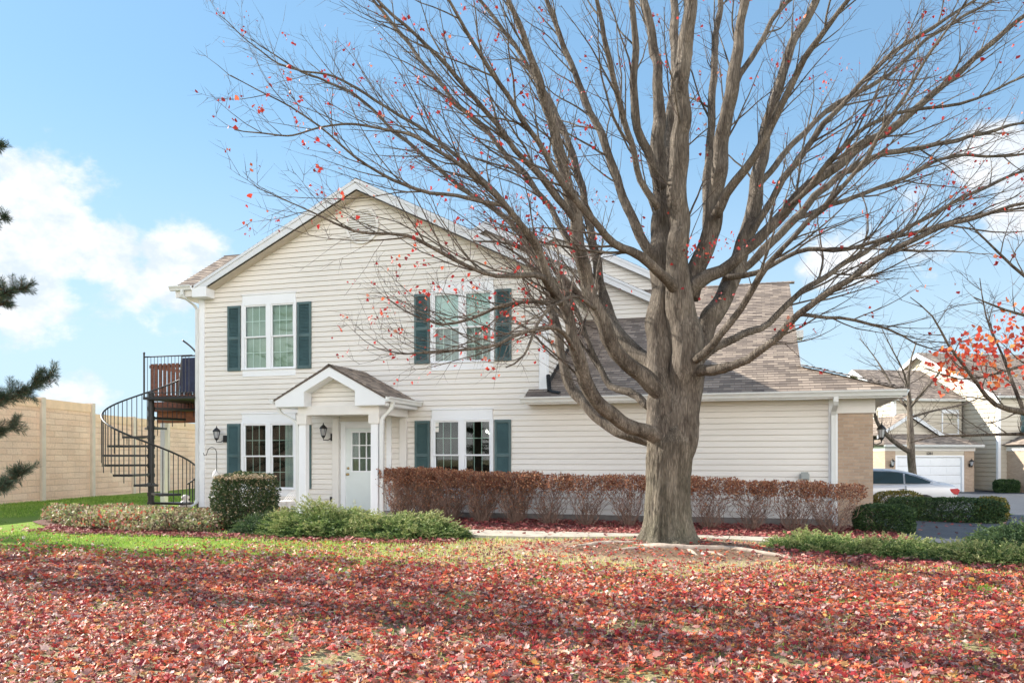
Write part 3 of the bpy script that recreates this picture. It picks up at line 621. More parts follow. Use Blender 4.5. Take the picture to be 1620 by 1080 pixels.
def lantern(root, x, y, z, arm_to, name='wall_lantern', label=None, s=1.0):
    """black coach lantern; (x,y,z) = centre of the glass, arm_to = fixing point on the wall"""
    L_ = MB(); c = (x, y, z)
    L_.lathe([(.085 * s, .09 * s), (.10 * s, .085 * s), (.09 * s, .115 * s), (.06 * s, .15 * s), (.03 * s, .175 * s), (.012 * s, .19 * s), (.014 * s, .21 * s), (.006 * s, .235 * s)], c, 8)
    L_.lathe([(.01 * s, -.15 * s), (.03 * s, -.13 * s), (.05 * s, -.10 * s), (.055 * s, -.085 * s), (.05 * s, -.08 * s)], c, 8)
    for k in range(8):
        a = 2 * math.pi * k / 8; L_.tube([(x + .052 * s * math.cos(a), y + .052 * s * math.sin(a), z - .085 * s), (x + .085 * s * math.cos(a), y + .085 * s * math.sin(a), z + .09 * s)], .005 * s, 4)
    o = L_.build(name, M['black'], root)
    g = MB(); g.lathe([(.046 * s, -.08 * s), (.078 * s, .088 * s)], c, 8); g.build('lamp_glass', M['lampglass'], o)
    a = MB(); p = Vector(arm_to); q = Vector((x, y, z - .14 * s)); 
    a.tube([q, q + Vector((0, 0, -.05)), q.lerp(p, .5) + Vector((0, 0, -.06)), p], .013, 6)
    a.box(p.x - .05, p.x + .05, p.y - .025, p.y + .025, p.z - .09, p.z + .09) ; a.build('bracket', M['black'], o)
    return o

# ------------------------------------------------------------------ the house
def gable_roof(root, xc, zr, p, xl, xr, y0, y1):
    c = 1 / math.sqrt(1 + p * p)
    for sg, xe in ((-1, xl), (1, xr)):
        run = abs(xe - xc); ze = zr - p * run; tl = run / c
        O = (xe, y0, ze); T = (-sg * c, 0, p * c); S = (0, 1, 0)
        roof_plane(root, O, S, T, [(0, 0), (y1 - y0, 0), (y1 - y0, tl), (0, tl)])
    mb = MB()     # ridge caps
    y = y0
    while y < y1 - .05:
        e = min(y + .2, y1); mb.add([(xc - .14, y, zr - .14 * p + .022), (xc, y, zr + .03), (xc + .14, y, zr - .14 * p + .022), (xc - .14, e, zr - .14 * p + .012), (xc, e, zr + .02), (xc + .14, e, zr - .14 * p + .012)], [(0, 1, 4, 3), (1, 2, 5, 4)], [[(0, y), (.1, y), (.1, e), (0, e)]] * 2); y += .15
    mb.build('ridge_cap', M['shingle'], root)
def rake(root, xc, zr, p, xa, xb, y, depth=.225, th=.03):
    """white rake boards from xa up to the peak and down to xb (either may equal xc)"""
    for a in (xa, xb):
        if a == xc: continue
        za = zr - p * abs(a - xc); mb = MB(); sg = 1 if a > xc else -1
        mb.prism_y([(xc, zr - .02), (a, za - .02), (a, za - depth), (xc, zr - depth - .02)][::(1 if a > xc else -1)], y, y + th)
        mb.prism_y([(xc, zr - .0), (a, za - .0), (a, za - .075), (xc, zr - .075)][::(1 if a > xc else -1)], y - .022, y - .001)
        mb.build('rake_board', M['rake'], root)
house = empty('town_house', (-6, 4, 0), 'two-storey house with cream siding, dark green shutters and brown shingle roofs', 'house')
fr = lambda Y, sg=-1: (lambda s, z, o: (s, Y + sg * o, z))
PK = (-9.25, 8.19)
mb = MB()
holes = [(-12.66, -11.1, 3.72, 5.41), (-7.42, -5.85, 3.72, 5.41), (-12.67, -11.1, .68, 2.36), (-7.41, -5.88, .68, 2.36), (-9.72, -8.77, .1, 2.2)]
siding(mb, [(-13.9, .15), (-4.6, .15), (-4.6, 5.72), (-9.25, 8.04), (-13.9, 5.75)], fr(0), holes=holes, seams=True)
w_main = mb.build('wall', M['siding'], house)
mb = MB(); siding(mb, [(-4.6, .15), (1.53, .15), (1.53, 2.66), (-4.6, 2.66)], fr(0), seams=True); mb.build('wall', M['siding'], house)
mb = MB(); siding(mb, [(0, 2.7), (4.66, 2.7), (4.66, 5.8), (0, 5.8)], lambda s, z, o: (-4.6 + o, s, z)); mb.build('wall', M['siding'], house)
mb = MB(); siding(mb, [(-9.0, 4.6), (-1.85, 5.2), (-2.2, 5.55), (-7.5, 8.2), (-9.0, 7.45)], fr(4.66)); mb.build('wall', M['siding'], house)
mb = MB(); siding(mb, [(-8, 5.5), (-1.9, 6.4), (-2.05, 6.7), (-6.05, 8.5), (-8, 7.6)], fr(7.2)); mb.build('wall', M['siding'], house)
mb = MB(); siding(mb, [(0, .15), (10, .15), (10, 5.8), (0, 5.8)], lambda s, z, o: (-13.92 - o, s, z)); mb.build('wall', M['siding'], house)
mb = MB(); siding(mb, [(-13.9, .15), (.3, .15), (.3, 5.8), (-13.9, 5.8)], lambda s, z, o: (s, 10 + o, z)); mb.build('wall', M['siding'], house)
mb = MB(); siding(mb, [(.85, 3.3), (7.2, 3.3), (7.2, 6.5)], lambda s, z, o: (.85 + o, s, z)); siding(mb, [(7.1, .15), (10, .15), (10, 5.0), (7.1, 6.5)], lambda s, z, o: (.3 + o, s, z)); mb.build('wall', M['siding'], house)
mb = MB(); mb.box(-13.93, 1.6, -.045, .1, -.3, .148); mb.box(-13.98, -13.9, .1, 10, -.3, .148); mb.build('foundation', M['foundation'], house)
# brick end of the garage
def brickbox(mb, x0, x1, y0, y1, z0, z1):
    mb.add([(x0, y0, z0), (x1, y0, z0), (x1, y0, z1), (x0, y0, z1)], [(0, 1, 2, 3)], [[(x0, z0), (x1, z0), (x1, z1), (x0, z1)]])
    mb.add([(x1, y0, z0), (x1, y1, z0), (x1, y1, z1), (x1, y0, z1)], [(0, 1, 2, 3)], [[(x1 + 0, z0), (x1 + y1 - y0, z0), (x1 + y1 - y0, z1), (x1, z1)]])
    mb.add([(x0, y1, z0), (x0, y0, z0), (x0, y0, z1), (x0, y1, z1)], [(0, 1, 2, 3)], [[(0, z0), (y1 - y0, z0), (y1 - y0, z1), (0, z1)]])
    mb.add([(x1, y1, z0), (x0, y1, z0), (x0, y1, z1), (x1, y1, z1)], [(0, 1, 2, 3)], [[(0, z0), (x1 - x0, z0), (x1 - x0, z1), (0, z1)]])
mb = MB(); brickbox(mb, 1.68, 2.36, -.03, 7.1, -.6, 2.37); mb.build('brick_wall', M['brick'], house)
mb = MB(); mb.box(1.66, 2.40, -.055, 7.14, 2.37, 2.70); mb.box(1.64, 2.42, -.07, 7.16, 2.362, 2.40)
mb.build('frieze', M['trimwarm'], house)
mb = MB()      # corner boards
mb.box(-13.955, -13.80, -.045, .03, .15, 5.6); mb.box(-13.975, -13.955, -.04, .12, .15, 5.6); bevel(mb.build('corner_board', M['trim'], house), .004, 1); mb = MB(); mb.box(-4.75, -4.585, -.045, .03, 2.86, 4.95); mb.box(-4.584, -4.56, -.04, .12, 2.9, 4.95); bevel(mb.build('corner_board', M['trim'], house), .004, 1); mb = MB(); mb.box(1.50, 1.68, -.03, .03, -.1, 2.66)
bevel(mb.build('corner_board', M['trim'], house), .004, 1)
# roofs
gable_roof(house, PK[0], PK[1], .5, -13.93, -4.25, -.38, 10.3)
rake(house, PK[0], PK[1], .5, -13.86, -4.25, -.37)
gable_roof(house, -7.5, 8.33, .5, -9.3, -1.9, 4.35, 10.3); rake(house, -7.5, 8.33, .5, -8.6, -1.9, 4.36)
gable_roof(house, -6.05, 8.66, .5, -8.2, -1.9, 6.95, 10.3); rake(house, -6.05, 8.66, .5, -8.2, -2.0, 6.96)
mb = MB()      # soffits under the rakes
for xe in (-13.9, -4.27): ze = PK[1] - .5 * abs(xe - PK[0]); mb.add([(PK[0], -.34, PK[1] - .28), (xe, -.34, ze - .26), (xe, .02, ze - .26), (PK[0], .02, PK[1] - .28)], [(0, 1, 2, 3)])
mb.build('soffit', M['soffit'], house)
mb = MB(); mb.prism_y([(-13.93, 5.58), (-13.5, 5.58), (-13.5, 5.84), (-13.93, 5.84)], -.372, -.02)
bevel(mb.build('eave_return', M['trim'], house), .005, 1)
# side wing with its eave facing the lawn, left of the gable
c = 1 / math.hypot(1, .62)
roof_plane(house, (-14.5, -.32, 5.88), (1, 0, 0), (0, c, .62 * c), [(0, 0), (.6, 0), (.6, 2.4), (0, 2.4)])
roof_plane(house, (-13.9, .06, 5.88 + .38 * .62), (1, 0, 0), (0, c, .62 * c), [(0, 0), (3, 0), (3, 1.95), (0, 1.95)])
roof_plane(house, (-14.5, 4.1, 5.75), (1, 0, 0), (0, -c, .62 * c), [(0, 0), (3.4, 0), (3.4, 2.75), (0, 2.75)])
mb = MB(); mb.prism_x([(-.3, 5.84), (1.73, 7.1), (1.73, 6.85), (-.3, 5.6)], -14.49, -14.46); mb.prism_x([(4.1, 5.72), (1.73, 7.1), (1.73, 6.85), (4.1, 5.48)][::-1], -14.49, -14.46); mb.build('rake_board', M['trim'], house)
mb = MB(); mb.box(-14.46, -13.98, -.28, 4.0, 5.62, 5.66); mb.box(-14.46, -13.94, -.31, -.285, 5.62, 5.86); mb.build('soffit', M['trimwarm'], house)
mb = MB(); gutter_x(mb, -14.6, -13.95, -.315, 5.9); mb.build('gutter', M['gutter'], house)
mb = MB(); duct(mb, [(-14.22, -.37, 5.78), (-14.22, -.37, 5.66), (-14.18, -.33, 5.58), (-14.03, -.14, 5.42), (-13.985, -.085, 5.32), (-13.985, -.085, .35), (-14.0, -.12, .25), (-14.03, -.26, .18)], .08, .06); mb.build('downspout', M['gutter'], house)
# garage roof and the tall roof behind it
c = 1 / math.hypot(1, .5)
mb = MB(); P1 = [(.42, 0), (7.85, 0), (6.0, 1.45), (6.0, 8.56), (.42, 8.56)]
for P in (P1, [(0, 0), (.4199, 0), (.4199, .48), (0, .48)]):
    shingles(mb, (-5.0, -.45, 2.80), (1, 0, 0), (0, c, .5 * c), P); deck_slab(mb, (-5.0, -.45, 2.80), (1, 0, 0), (0, c, .5 * c), P)
mb.build('roof', M['shingle'], house)
hp = .352; ch = 1 / math.hypot(1, hp)
roof_plane(house, (2.85, -.45, 2.80), (0, 1, 0), (-ch, 0, hp * ch), [(0, 0), (7.7, 0), (7.7, 1.96), (1.3, 1.96)])
roof_plane(house, (-4.6, 14.0, 3.15), (1, 0, 0), (0, -c, .5 * c), [(0, 0), (5.1, 0), (5.1, 7.62), (0, 7.62)])
mb = MB(); A = Vector((2.85, -.45, 2.83)); B = Vector((1.0, .85, 3.48)); nseg = 14
for k in range(nseg):
    p = A.lerp(B, k / nseg); q = A.lerp(B, (k + 1.3) / nseg); sd = Vector((.08, .11, -.012)); up = Vector((0, 0, .03)); lo = Vector((0, 0, .012))
    mb.add([p - sd + up * .3, p + up * 1.3, p + sd + up * .3, q - sd, q + lo, q + sd], [(0, 1, 4, 3), (1, 2, 5, 4)], [[(k * .3, 0), (k * .3, .1), (k * .3 + .2, .1), (k * .3 + .2, 0)]] * 2)
mb.build('ridge_cap', M['shingle'], house); mb = MB()
x = -4.6
while x < .95:
    mb.add([(x, 7.08, 6.6), (x, 7.2, 6.66), (x, 7.32, 6.6), (x + .2, 7.08, 6.588), (x + .2, 7.2, 6.648), (x + .2, 7.32, 6.588)], [(0, 1, 4, 3), (1, 2, 5, 4)], [[(x, 0), (x, .1), (x + .2, .1), (x + .2, 0)]] * 2); x += .15
mb.build('ridge_cap', M['shingle'], house)
mb = MB(); mb.prism_x([(.85, 3.44), (7.2, 6.60), (7.2, 6.40), (.85, 3.24)], .97, 1.0); mb.box(1.002, 1.17, 3.0, 3.62, 4.40, 4.58); mb.build('rake_board', M['trimwarm'], house)
mb = MB(); gutter_x(mb, -5.06, 2.92, -.46, 2.80, .125); gutter_y(mb, -.45, 7.2, 2.86, 2.80, 1); mb.build('gutter', M['gutter'], house)
mb = MB(); mb.box(-5.0, 2.84, -.455, -.43, 2.64, 2.775); mb.box(2.83, 2.855, -.43, 7.2, 2.64, 2.775); mb.build('fascia', M['trim'], house)
mb = MB(); mb.box(-4.98, 2.83, -.43, -.03, 2.66, 2.68); mb.box(2.4, 2.83, -.03, 7.2, 2.66, 2.68); mb.box(-5.0, -4.98, -.43, -.0, 2.655, 2.85); mb.build('soffit', M['soffit'], house)
mb = MB(); duct(mb, [(1.60, -.50, 2.70), (1.60, -.50, 2.58), (1.60, -.44, 2.50), (1.59, -.14, 2.40), (1.59, -.085, 2.32), (1.59, -.085, .3), (1.59, -.12, .2), (1.59, -.3, .12)], .10, .075); bevel(mb.build('downspout', M['gutter'], house), .006, 1)
# dark ribbed drain sleeve and flashing where the tall wall meets the garage roof
mb = MB(); pts = [(-4.52, -.1, 3.32), (-4.5, -.16, 3.1), (-4.47, -.2, 2.98), (-4.38, -.26, 2.93), (-4.2, -.32, 2.9)]
mb.tube(pts, .04, 8)
for k in range(9):
    q = Vector(pts[0]).lerp(Vector(pts[2]), k / 8); mb.tube([q, q + Vector((.004, -.012, -.02))], .052, 8)
mb.build('drain_sleeve', M['black'], house)
mb = MB(); mb.prism_x([(.0, 3.03), (4.6, 5.33), (4.6, 5.47), (.0, 3.17)], -4.572, -4.566); mb.build('flashing', M['black'], house)
# round gable vent
mb = MB(); vc = (-9.25, 7.15); ro, ri = .45, .385; n = 40
ring = []
for k in range(n):
    a, b_ = 2 * math.pi * k / n, 2 * math.pi * (k + 1) / n
    q = [(vc[0] + r_ * math.cos(t), y, vc[1] + r_ * math.sin(t)) for t in (a, b_) for r_, y in ((ro, -.025), (ro, -.06), (ri, -.06), (ri, -.02))]
    mb.add(q, [(0, 1, 5, 4), (1, 2, 6, 5), (2, 3, 7, 6)])
gv = mb.build('gable_vent', M['trimwarm'], house)
mb = MB(); z = vc[1] - ri
while z < vc[1] + ri - .02:
    h0 = math.sqrt(max(0, ri ** 2 - (z - vc[1] + .02) ** 2)); mb.add([(vc[0] - h0, -.055, z), (vc[0] + h0, -.055, z), (vc[0] + h0, -.028, z + .05), (vc[0] - h0, -.028, z + .05), (vc[0] - h0, -.026, z), (vc[0] + h0, -.026, z)], [(0, 1, 2, 3), (0, 1, 5, 4)]); z += .06
mb.build('slats', M['trimwarm'], gv)
# windows and shutters
window(house, -12.67, -11.08, 5.62, 3.52, style='green', label='upper left window with pale green vertical blinds')
window(house, -7.44, -5.84, 5.62, 3.52, style='blue', label='upper window with a pale blue shade behind bare branches')
window(house, -12.68, -11.08, 2.57, .46, style='mixed', label='dark ground floor window between lamp and portico')
window(house, -7.43, -5.86, 2.59, .48, style='lit', label='dark ground floor window showing small lit bulbs')
for x0, x1, z0, z1 in ((-13.09, -12.71, 3.68, 5.36), (-11.05, -10.66, 3.68, 5.36), (-7.86, -7.47, 3.70, 5.38), (-5.81, -5.42, 3.70, 5.38), (-13.10, -12.72, .66, 2.32), (-11.05, -10.66, .66, 2.32), (-7.85, -7.46, .66, 2.33), (-5.83, -5.43, .66, 2.33)):
    shutter(house, x0, x1, z0, z1)
# front door
mb = MB(); mb.box(-9.83, -9.70, -.05, .03, .12, 2.30); mb.box(-8.79, -8.66, -.05, .03, .12, 2.30); mb.box(-9.70, -8.79, -.048, .03, 2.17, 2.298); mb.box(-9.87, -8.62, -.06, .02, 2.30, 2.335)
mb.box(-9.99, -9.86, -.036, .0, .12, 2.44); mb.box(-8.60, -8.47, -.036, .0, .12, 2.44)
bevel(mb.build('door_frame', M['trim'], house), .004, 1)
dr = MB(); lx0, lx1, lz0, lz1 = -9.53, -8.96, 1.12, 2.06
dr.box(-9.70, lx0, -.01, .035, .15, 2.17); dr.box(lx1, -8.79, -.01, .035, .15, 2.17); dr.box(lx0, lx1, -.01, .035, .15, lz0); dr.box(lx0, lx1, -.01, .035, lz1, 2.17)
door = dr.build('door', M['door'], house)
dm = MB()
for k in range(1, 3): x = lx0 + (lx1 - lx0) * k / 3; dm.box(x - .012, x + .012, -.014, .02, lz0, lz1); z = lz0 + (lz1 - lz0) * k / 3; dm.box(lx0, lx1, -.0135, .0195, z - .012, z + .012)
for a, b_, c_, d in ((lx0 - .03, lx1 + .03, lz0 - .03, lz0), (lx0 - .03, lx1 + .03, lz1, lz1 + .03), (lx0 - .03, lx0, lz0, lz1), (lx1, lx1 + .03, lz0, lz1)): dm.box(a, b_, -.02, -.009, c_, d)
dm.build('muntins', M['trim'], door); dg = MB(); dg.box(lx0, lx1, .002, .006, lz0, lz1); dg.build('glass', M['glass'], door)
dk = MB(); dk.add([(x, y, z) for x in (-9.9, -8.6) for y in (.04, 1.6) for z in (.1, 2.4)], [(0, 1, 3, 2), (4, 6, 7, 5), (2, 3, 7, 6), (0, 2, 6, 4), (1, 5, 7, 3)]); dk.build('room', M['interior'], door)
dcn = MB(); n_ = 20
for i in range(n_): xa = lx0 + (lx1 - lx0) * i / n_; xb = lx0 + (lx1 - lx0) * (i + 1) / n_; dcn.add([(xa, .05 + .012 * math.sin(i * 1.3), lz0), (xb, .05 + .012 * math.sin((i + 1) * 1.3), lz0), (xb, .05 + .012 * math.sin((i + 1) * 1.3), lz1), (xa, .05 + .012 * math.sin(i * 1.3), lz1)], [(0, 1, 2, 3)])
dcn.build('curtain', mat('dim_door_curtain', (.12, .14, .10), .9, var=.2), door)
kn = MB(); kn.lathe([(.008, 0), (.032, .005), (.035, .03), (.02, .045)], (0, 0, 0), 12)
for zz, rr in ((1.03, 1.0), (1.18, .85)):
    k_ = MB(); prof = [(.03, 0), (.03, .012), (.012, .016), (.012, .04), (.03, .05), (.034, .065), (.022, .08)] if zz < 1.1 else [(.032, 0), (.03, .02), (.01, .024)]
    vs = []; n = 14
    for r_, d in prof:
        for j in range(n): a = 2 * math.pi * j / n; vs.append((-9.64 + r_ * math.cos(a), -.012 - d, zz + r_ * math.sin(a)))
    fs = [(i * n + j, i * n + (j + 1) % n, (i + 1) * n + (j + 1) % n, (i + 1) * n + j) for i in range(len(prof) - 1) for j in range(n)] + [list(range((len(prof) - 1) * n, len(prof) * n))]
    k_.add(vs, fs); k_.build('handle' if zz < 1.1 else 'deadbolt', M['brass'], door, smooth=True)
mb = MB(); mb.box(-9.955, -9.905, -.062, -.036, 1.36, 1.43); mb.build('doorbell', M['black'], house)
mb = MB(); mb.box(-9.955, -9.905, -.058, -.036, 1.25, 1.36); mb.build('doorbell', M['plastic_white'], house)
mb = MB(); mb.box(-10.13, -9.93 - .062, -.05, -.018, .35, .47); mb.build('wall_vent', M['black'], house)
lantern(house, -10.22, -.21, 2.07, (-10.06, -.03, 1.95), label='lantern beside the front door')
lantern(house, -13.30, -.21, 2.03, (-13.17, -.03, 1.93), label='lantern left of the green shutter')
lantern(house, 2.60, .55, 1.95, (2.40, .55, 1.74), label='lantern on the brick end of the garage')
# portico
po = MB(); po.box(-10.3, -7.85, -2.0, -.05, -.05, .125)
portico = po.build('portico', M['concrete'], house); tag(portico, 'gabled entrance porch on white columns')
mb = MB(); xc, zr, p = -9.16, 3.52, .54; c = 1 / math.hypot(1, p)
for sg in (-1, 1):
    O = (xc + sg * 1.42, -1.86, zr - p * 1.42); T = (-sg * c, 0, p * c); S = (0, 1, 0); P = [(0, 0), (1.86, 0), (1.86, 1.42 / c), (0, 1.42 / c)]
    shingles(mb, O, S, T, P, h=.13); deck_slab(mb, O, S, T, P)
y = -1.86
while y < -.1: mb.add([(xc - .12, y, zr - .045), (xc, y, zr + .03), (xc + .12, y, zr - .045), (xc - .12, y + .2, zr - .053), (xc, y + .2, zr + .02), (xc + .12, y + .2, zr - .053)], [(0, 1, 4, 3), (1, 2, 5, 4)], [[(0, y), (.1, y), (.1, y + .2), (0, y + .2)]] * 2); y += .15
mb.build('porch_roof', M['shingle'], portico)
mb = MB()
mb.prism_y([(xc - 1.40, 2.735), (xc - 1.36, 2.60), (xc - .64, 2.60), (xc - .64, 2.93), (xc, 3.27), (xc, 3.475)], -1.84, -1.80)
mb.prism_y([(xc + 1.40, 2.735), (xc, 3.475), (xc, 3.27), (xc + .64, 2.93), (xc + .64, 2.60), (xc + 1.36, 2.60)], -1.84, -1.80)
for sg in (-1, 1): a = xc + sg * .64; b_ = a + sg * .02; mb.box(min(a, b_), max(a, b_), -1.799, -1.5, 2.60, 2.95); mb.add([(a, -1.8, 2.93), (xc, -1.8, 3.27), (xc, -1.46, 3.27), (a, -1.46, 2.93)], [(0, 1, 2, 3)])
for sg in (-1, 1): x0, x1 = sorted((xc + sg * .66, xc + sg * 1.36)); mb.box(x0, x1, -1.798, -.05, 2.59, 2.61)
for sg in (-1, 1): x0, x1 = sorted((xc + sg * 1.36, xc + sg * 1.385)); mb.box(x0, x1, -1.798, -.05, 2.60, 2.73)
mb.build('porch_fascia', M['trim'], portico)
mb = MB(); siding(mb, [(xc - .9, 2.62), (xc + .9, 2.62), (xc + .66, 2.99), (xc, 3.34), (xc - .66, 2.99)], fr(-1.47), z0=.15 + .127 * 20 - .06, h=.105); mb.build('porch_gable', M['siding'], portico)
mb = MB(); mb.box(-10.06, -8.02, -1.66, -1.48, 2.41, 2.62); mb.box(-10.05, -9.89, -1.479, -.03, 2.412, 2.60); mb.box(-8.19, -8.03, -1.479, -.03, 2.412, 2.60); mb.box(-9.89, -8.19, -1.479, -.03, 2.47, 2.49)
bevel(mb.build('porch_beam', M['trimwarm'], portico), .005, 1)
for x in (-9.95, -8.14):
    cl = MB(); cl.box(x - .085, x + .085, -1.655, -1.485, .126, 2.22)
    co = bevel(cl.build('column', M['trim'], portico), .006, 1)
    cp = MB(); cp.box(x - .125, x + .125, -1.695, -1.445, 2.20, 2.409); bevel(cp.build('capital', M['trimwarm'], co), .006, 1)
    hb = MB(); hb.box(x - .085, x + .085, -.10, -.01, .126, 2.41); hb.build('pilaster', M['trimwarm'], portico)
mb = MB(); gutter_y(mb, -1.9, -.02, xc - 1.41, 2.78, -1, .11); mb.build('gutter', M['gutter'], portico)
mb = MB(); gutter_y(mb, -1.9, -.02, xc + 1.41, 2.78, 1, .11); mb.build('gutter', M['gutter'], portico)
mb = MB(); duct(mb, [(-10.60, -1.62, 2.68), (-10.60, -1.62, 2.60), (-10.57, -1.62, 2.53), (-10.50, -1.62, 2.46), (-10.20, -1.60, 2.31), (-10.12, -1.60, 2.24), (-10.10, -1.60, 2.14), (-10.10, -1.60, .16)], .075, .06); smooth_angle(mb.build('downspout', M['gutter'], portico), 50)
mb = MB(); duct(mb, [(-7.71, -1.62, 2.68), (-7.71, -1.62, 2.60), (-7.74, -1.62, 2.52), (-7.80, -1.62, 2.46), (-7.90, -1.60, 2.38), (-7.965, -1.60, 2.30), (-7.98, -1.60, 2.2), (-7.98, -1.60, .16)], .085, .065); smooth_angle(mb.build('downspout', M['gutter'], portico), 50)
# utility box and outlet on the garage wall
mb = MB(); mb.box(.93, 1.12, -.12, -.0, .98, 1.10); mb.box(.95, 1.10, -.135, -.12, .99, 1.14); bevel(mb.build('utility_box', M['grey'], house), .01, 2)

# ------------------------------------------------------------------ garden hook and feeder
hk = empty('garden_hook', (-13.05, -.55, 0), 'thin black garden hook standing in front of the green shutter beside the lantern', 'garden hook')
mb = MB(); pts = [(-13.05, -.55, 0), (-13.05, -.55, 1.55)] + [(-13.05 - .14 * (1 - math.cos(a)), -.55, 1.55 + .14 * math.sin(a) * 1.1) for a in np.linspace(.2, 2.6, 8)] + [(-13.36, -.55, 1.50), (-13.42, -.55, 1.50), (-13.44, -.55, 1.56)]
mb.tube(pts, .009, 6); mb.build('pole', M['black'], hk)
fd = MB(); fd.lathe([(.01, -.13), (.06, -.12), (.085, -.06), (.08, .03), (.05, .09), (.015, .12), (.006, .16)], (-13.06, -.57, 1.0), 14)
o = fd.build('bird_feeder', M['plastic_white'], smooth=True, loc=(-13.06, -.57, 1.0)); tag(o, 'small round white bird feeder hanging on the thin black garden hook', 'bird feeder')
# white wire chair by the porch
ch = empty('garden_chair', (-10.55, -1.0, 0), 'small white metal garden chair half hidden behind the juniper by the porch', 'chair')
for i in range(5):
    m_ = MB(); a = .06 * i; m_.tube([(-10.75 + a * .9, -1.15, .42), (-10.68 + a * .9, -1.0, .60), (-10.62 + a * .9, -.95, .70 - .02 * abs(i - 2))], .009, 5); m_.build('backrest', M['plastic_white'], ch)
m_ = MB(); m_.lathe([(.2, 0), (.21, .012), (.2, .024)], (-10.58, -1.2, .40), 16); m_.build('seat', M['plastic_white'], ch)
for a in (.8, 2.4, 3.9, 5.4): m_ = MB(); m_.tube([(-10.58 + .17 * math.cos(a), -1.2 + .17 * math.sin(a), .41), (-10.58 + .21 * math.cos(a), -1.2 + .21 * math.sin(a), .0)], .009, 5); m_.build('leg', M['plastic_white'], ch)

# ------------------------------------------------------------------ spiral stair and deck
SC = Vector((-15.5, 0.0, 0)); SR = 1.16; RISE = .254
st = empty('spiral_staircase', SC, 'black iron spiral staircase climbing to the wooden deck', 'staircase')
mb = MB(); mb.tube([(SC.x, SC.y, -.05), (SC.x, SC.y, 3.18)], .082, 20); mb.lathe([(.09, 0), (.09, .02), (.03, .04)], (SC.x, SC.y, 3.18), 20); mb.lathe([(.2, 0), (.2, .015)], (SC.x, SC.y, 0), 20); mb.build('centre_pole', M['black'], st)
def pol(a, r, z): return Vector((SC.x + r * math.cos(a), SC.y + r * math.sin(a), z))
for n in range(1, 12):
    a = R(4 - 30 * (n - 1)); z = RISE * n; h = R(14.5); mb = MB()
    v = [pol(a - .5, .075, z), pol(a + .5, .075, z), pol(a + h, SR, z), pol(a, SR + .02, z), pol(a - h, SR, z)]; v2 = [p - Vector((0, 0, .055)) for p in v]
    mb.add(v + v2, [(0, 4, 3, 2, 1), (5, 6, 7, 8, 9)] + [(i, (i + 1) % 5, (i + 1) % 5 + 5, i + 5) for i in range(5)])
    mb.tube([pol(0, .0, z - .09) + Vector((0, 0, 0)), pol(0, 0, z + .01)], .1, 16)
    mb.build('tread', M['black'], st)
rail = []; 
for k in range(0, 160):
    a = 78 - k * 2.95; zz = RISE * (1 + (4 - a) / 30) + 1.08
    if a < -372: break
    rail.append(pol(R(a), SR + .03, zz))
mb = MB(); mb.tube(rail, .024, 8); mb.build('handrail', M['black'], st, smooth=True)
for n in range(0, 66):
    a = 74 - n * 6.5
    if a < -345: break
    zt = RISE * (1 + (4 - a) / 30) + 1.08; k = max(.2, round((4 - a) / 30 + 1)); zb = RISE * k - (.06 if n % 3 else .22)
    mb = MB(); mb.tube([pol(R(a), SR + .03, max(.02, zb)), pol(R(a), SR + .03, zt)], .011 if n else .02, 6); mb.build('baluster', M['black'], st)
LZ = 3.05
mb = MB(); mb.prism_z([(-15.55, -.25), (-14.02, -.25), (-14.02, 1.4), (-15.55, 1.4)], LZ - .07, LZ); mb.build('landing', M['black'], st)
for x in (-15.53,): mb = MB(); mb.tube([(x, -.23, LZ - .07), (x, -.23, LZ + 1.14)], .024, 8); mb.lathe([(.01, -.02), (.03, .0), (.032, .02), (.01, .045)], (x, -.23, LZ + 1.15), 10); mb.build('newel_post', M['black'], st)
mb = MB(); mb.tube([(-15.53, -.23, LZ + 1.06), (-14.03, -.23, LZ + 1.06)], .018, 6); mb.tube([(-15.53, -.23, LZ + .1), (-14.03, -.23, LZ + .1)], .012, 6); mb.build('landing_rail', M['black'], st)
for k in range(1, 14): x = -15.53 + k * .108; mb = MB(); mb.tube([(x, -.23, LZ + .1), (x, -.23, LZ + 1.06)], .008, 5); mb.build('baluster', M['black'], st)
dk = empty('wooden_deck', (-15.2, 3, 0), 'raised red-brown wooden deck on the left side of the house', 'deck')
mb = MB()
for k in range(22): y = 1.45 + k * .143; mb.box(-16.75, -13.99, y, y + .137, LZ - .04, LZ)
mb.build('deck_floor', M['wood'], dk)
mb = MB(); mb.box(-16.75, -13.99, 1.41, 1.45, LZ - .27, LZ - .045); mb.box(-16.79, -16.75, 1.41, 4.6, LZ - .27, LZ - .045); mb.build('rim_joist', M['wood'], dk)
for k in range(6): mb = MB(); x = -16.1 + k * .4; mb.box(x, x + .04, 1.47, 4.5, LZ - .28, LZ - .045); mb.build('joist', M['wood'], dk)
mb = MB(); mb.box(-16.65, -13.99, 1.6, 1.74, LZ - .60, LZ - .275); mb.build('beam', M['beam'], dk)
for x, y in ((-16.45, 1.67), (-16.65, 4.5)): mb = MB(); mb.box(x - .075, x + .075, y - .075, y + .075, -.05, LZ - .275 if y > 3 else LZ - .601); mb.build('post', M['trimwarm'], dk)
mb = MB(); mb.box(-16.75, -13.99, 1.49, 1.53, LZ + .98, LZ + 1.07); mb.box(-16.75, -13.99, 1.49, 1.53, LZ + .1, LZ + .19); mb.box(-16.8, -16.74, 1.47, 4.55, LZ + .98, LZ + 1.071); mb.build('deck_rail', M['wood'], dk)
for k in range(16):
    x = -16.2 + k * .145; mb = MB(); mb.box(x, x + .085, 4.46, 4.50, LZ + .02, LZ + 1.0); mb.build('deck_baluster', M['wood'], dk)
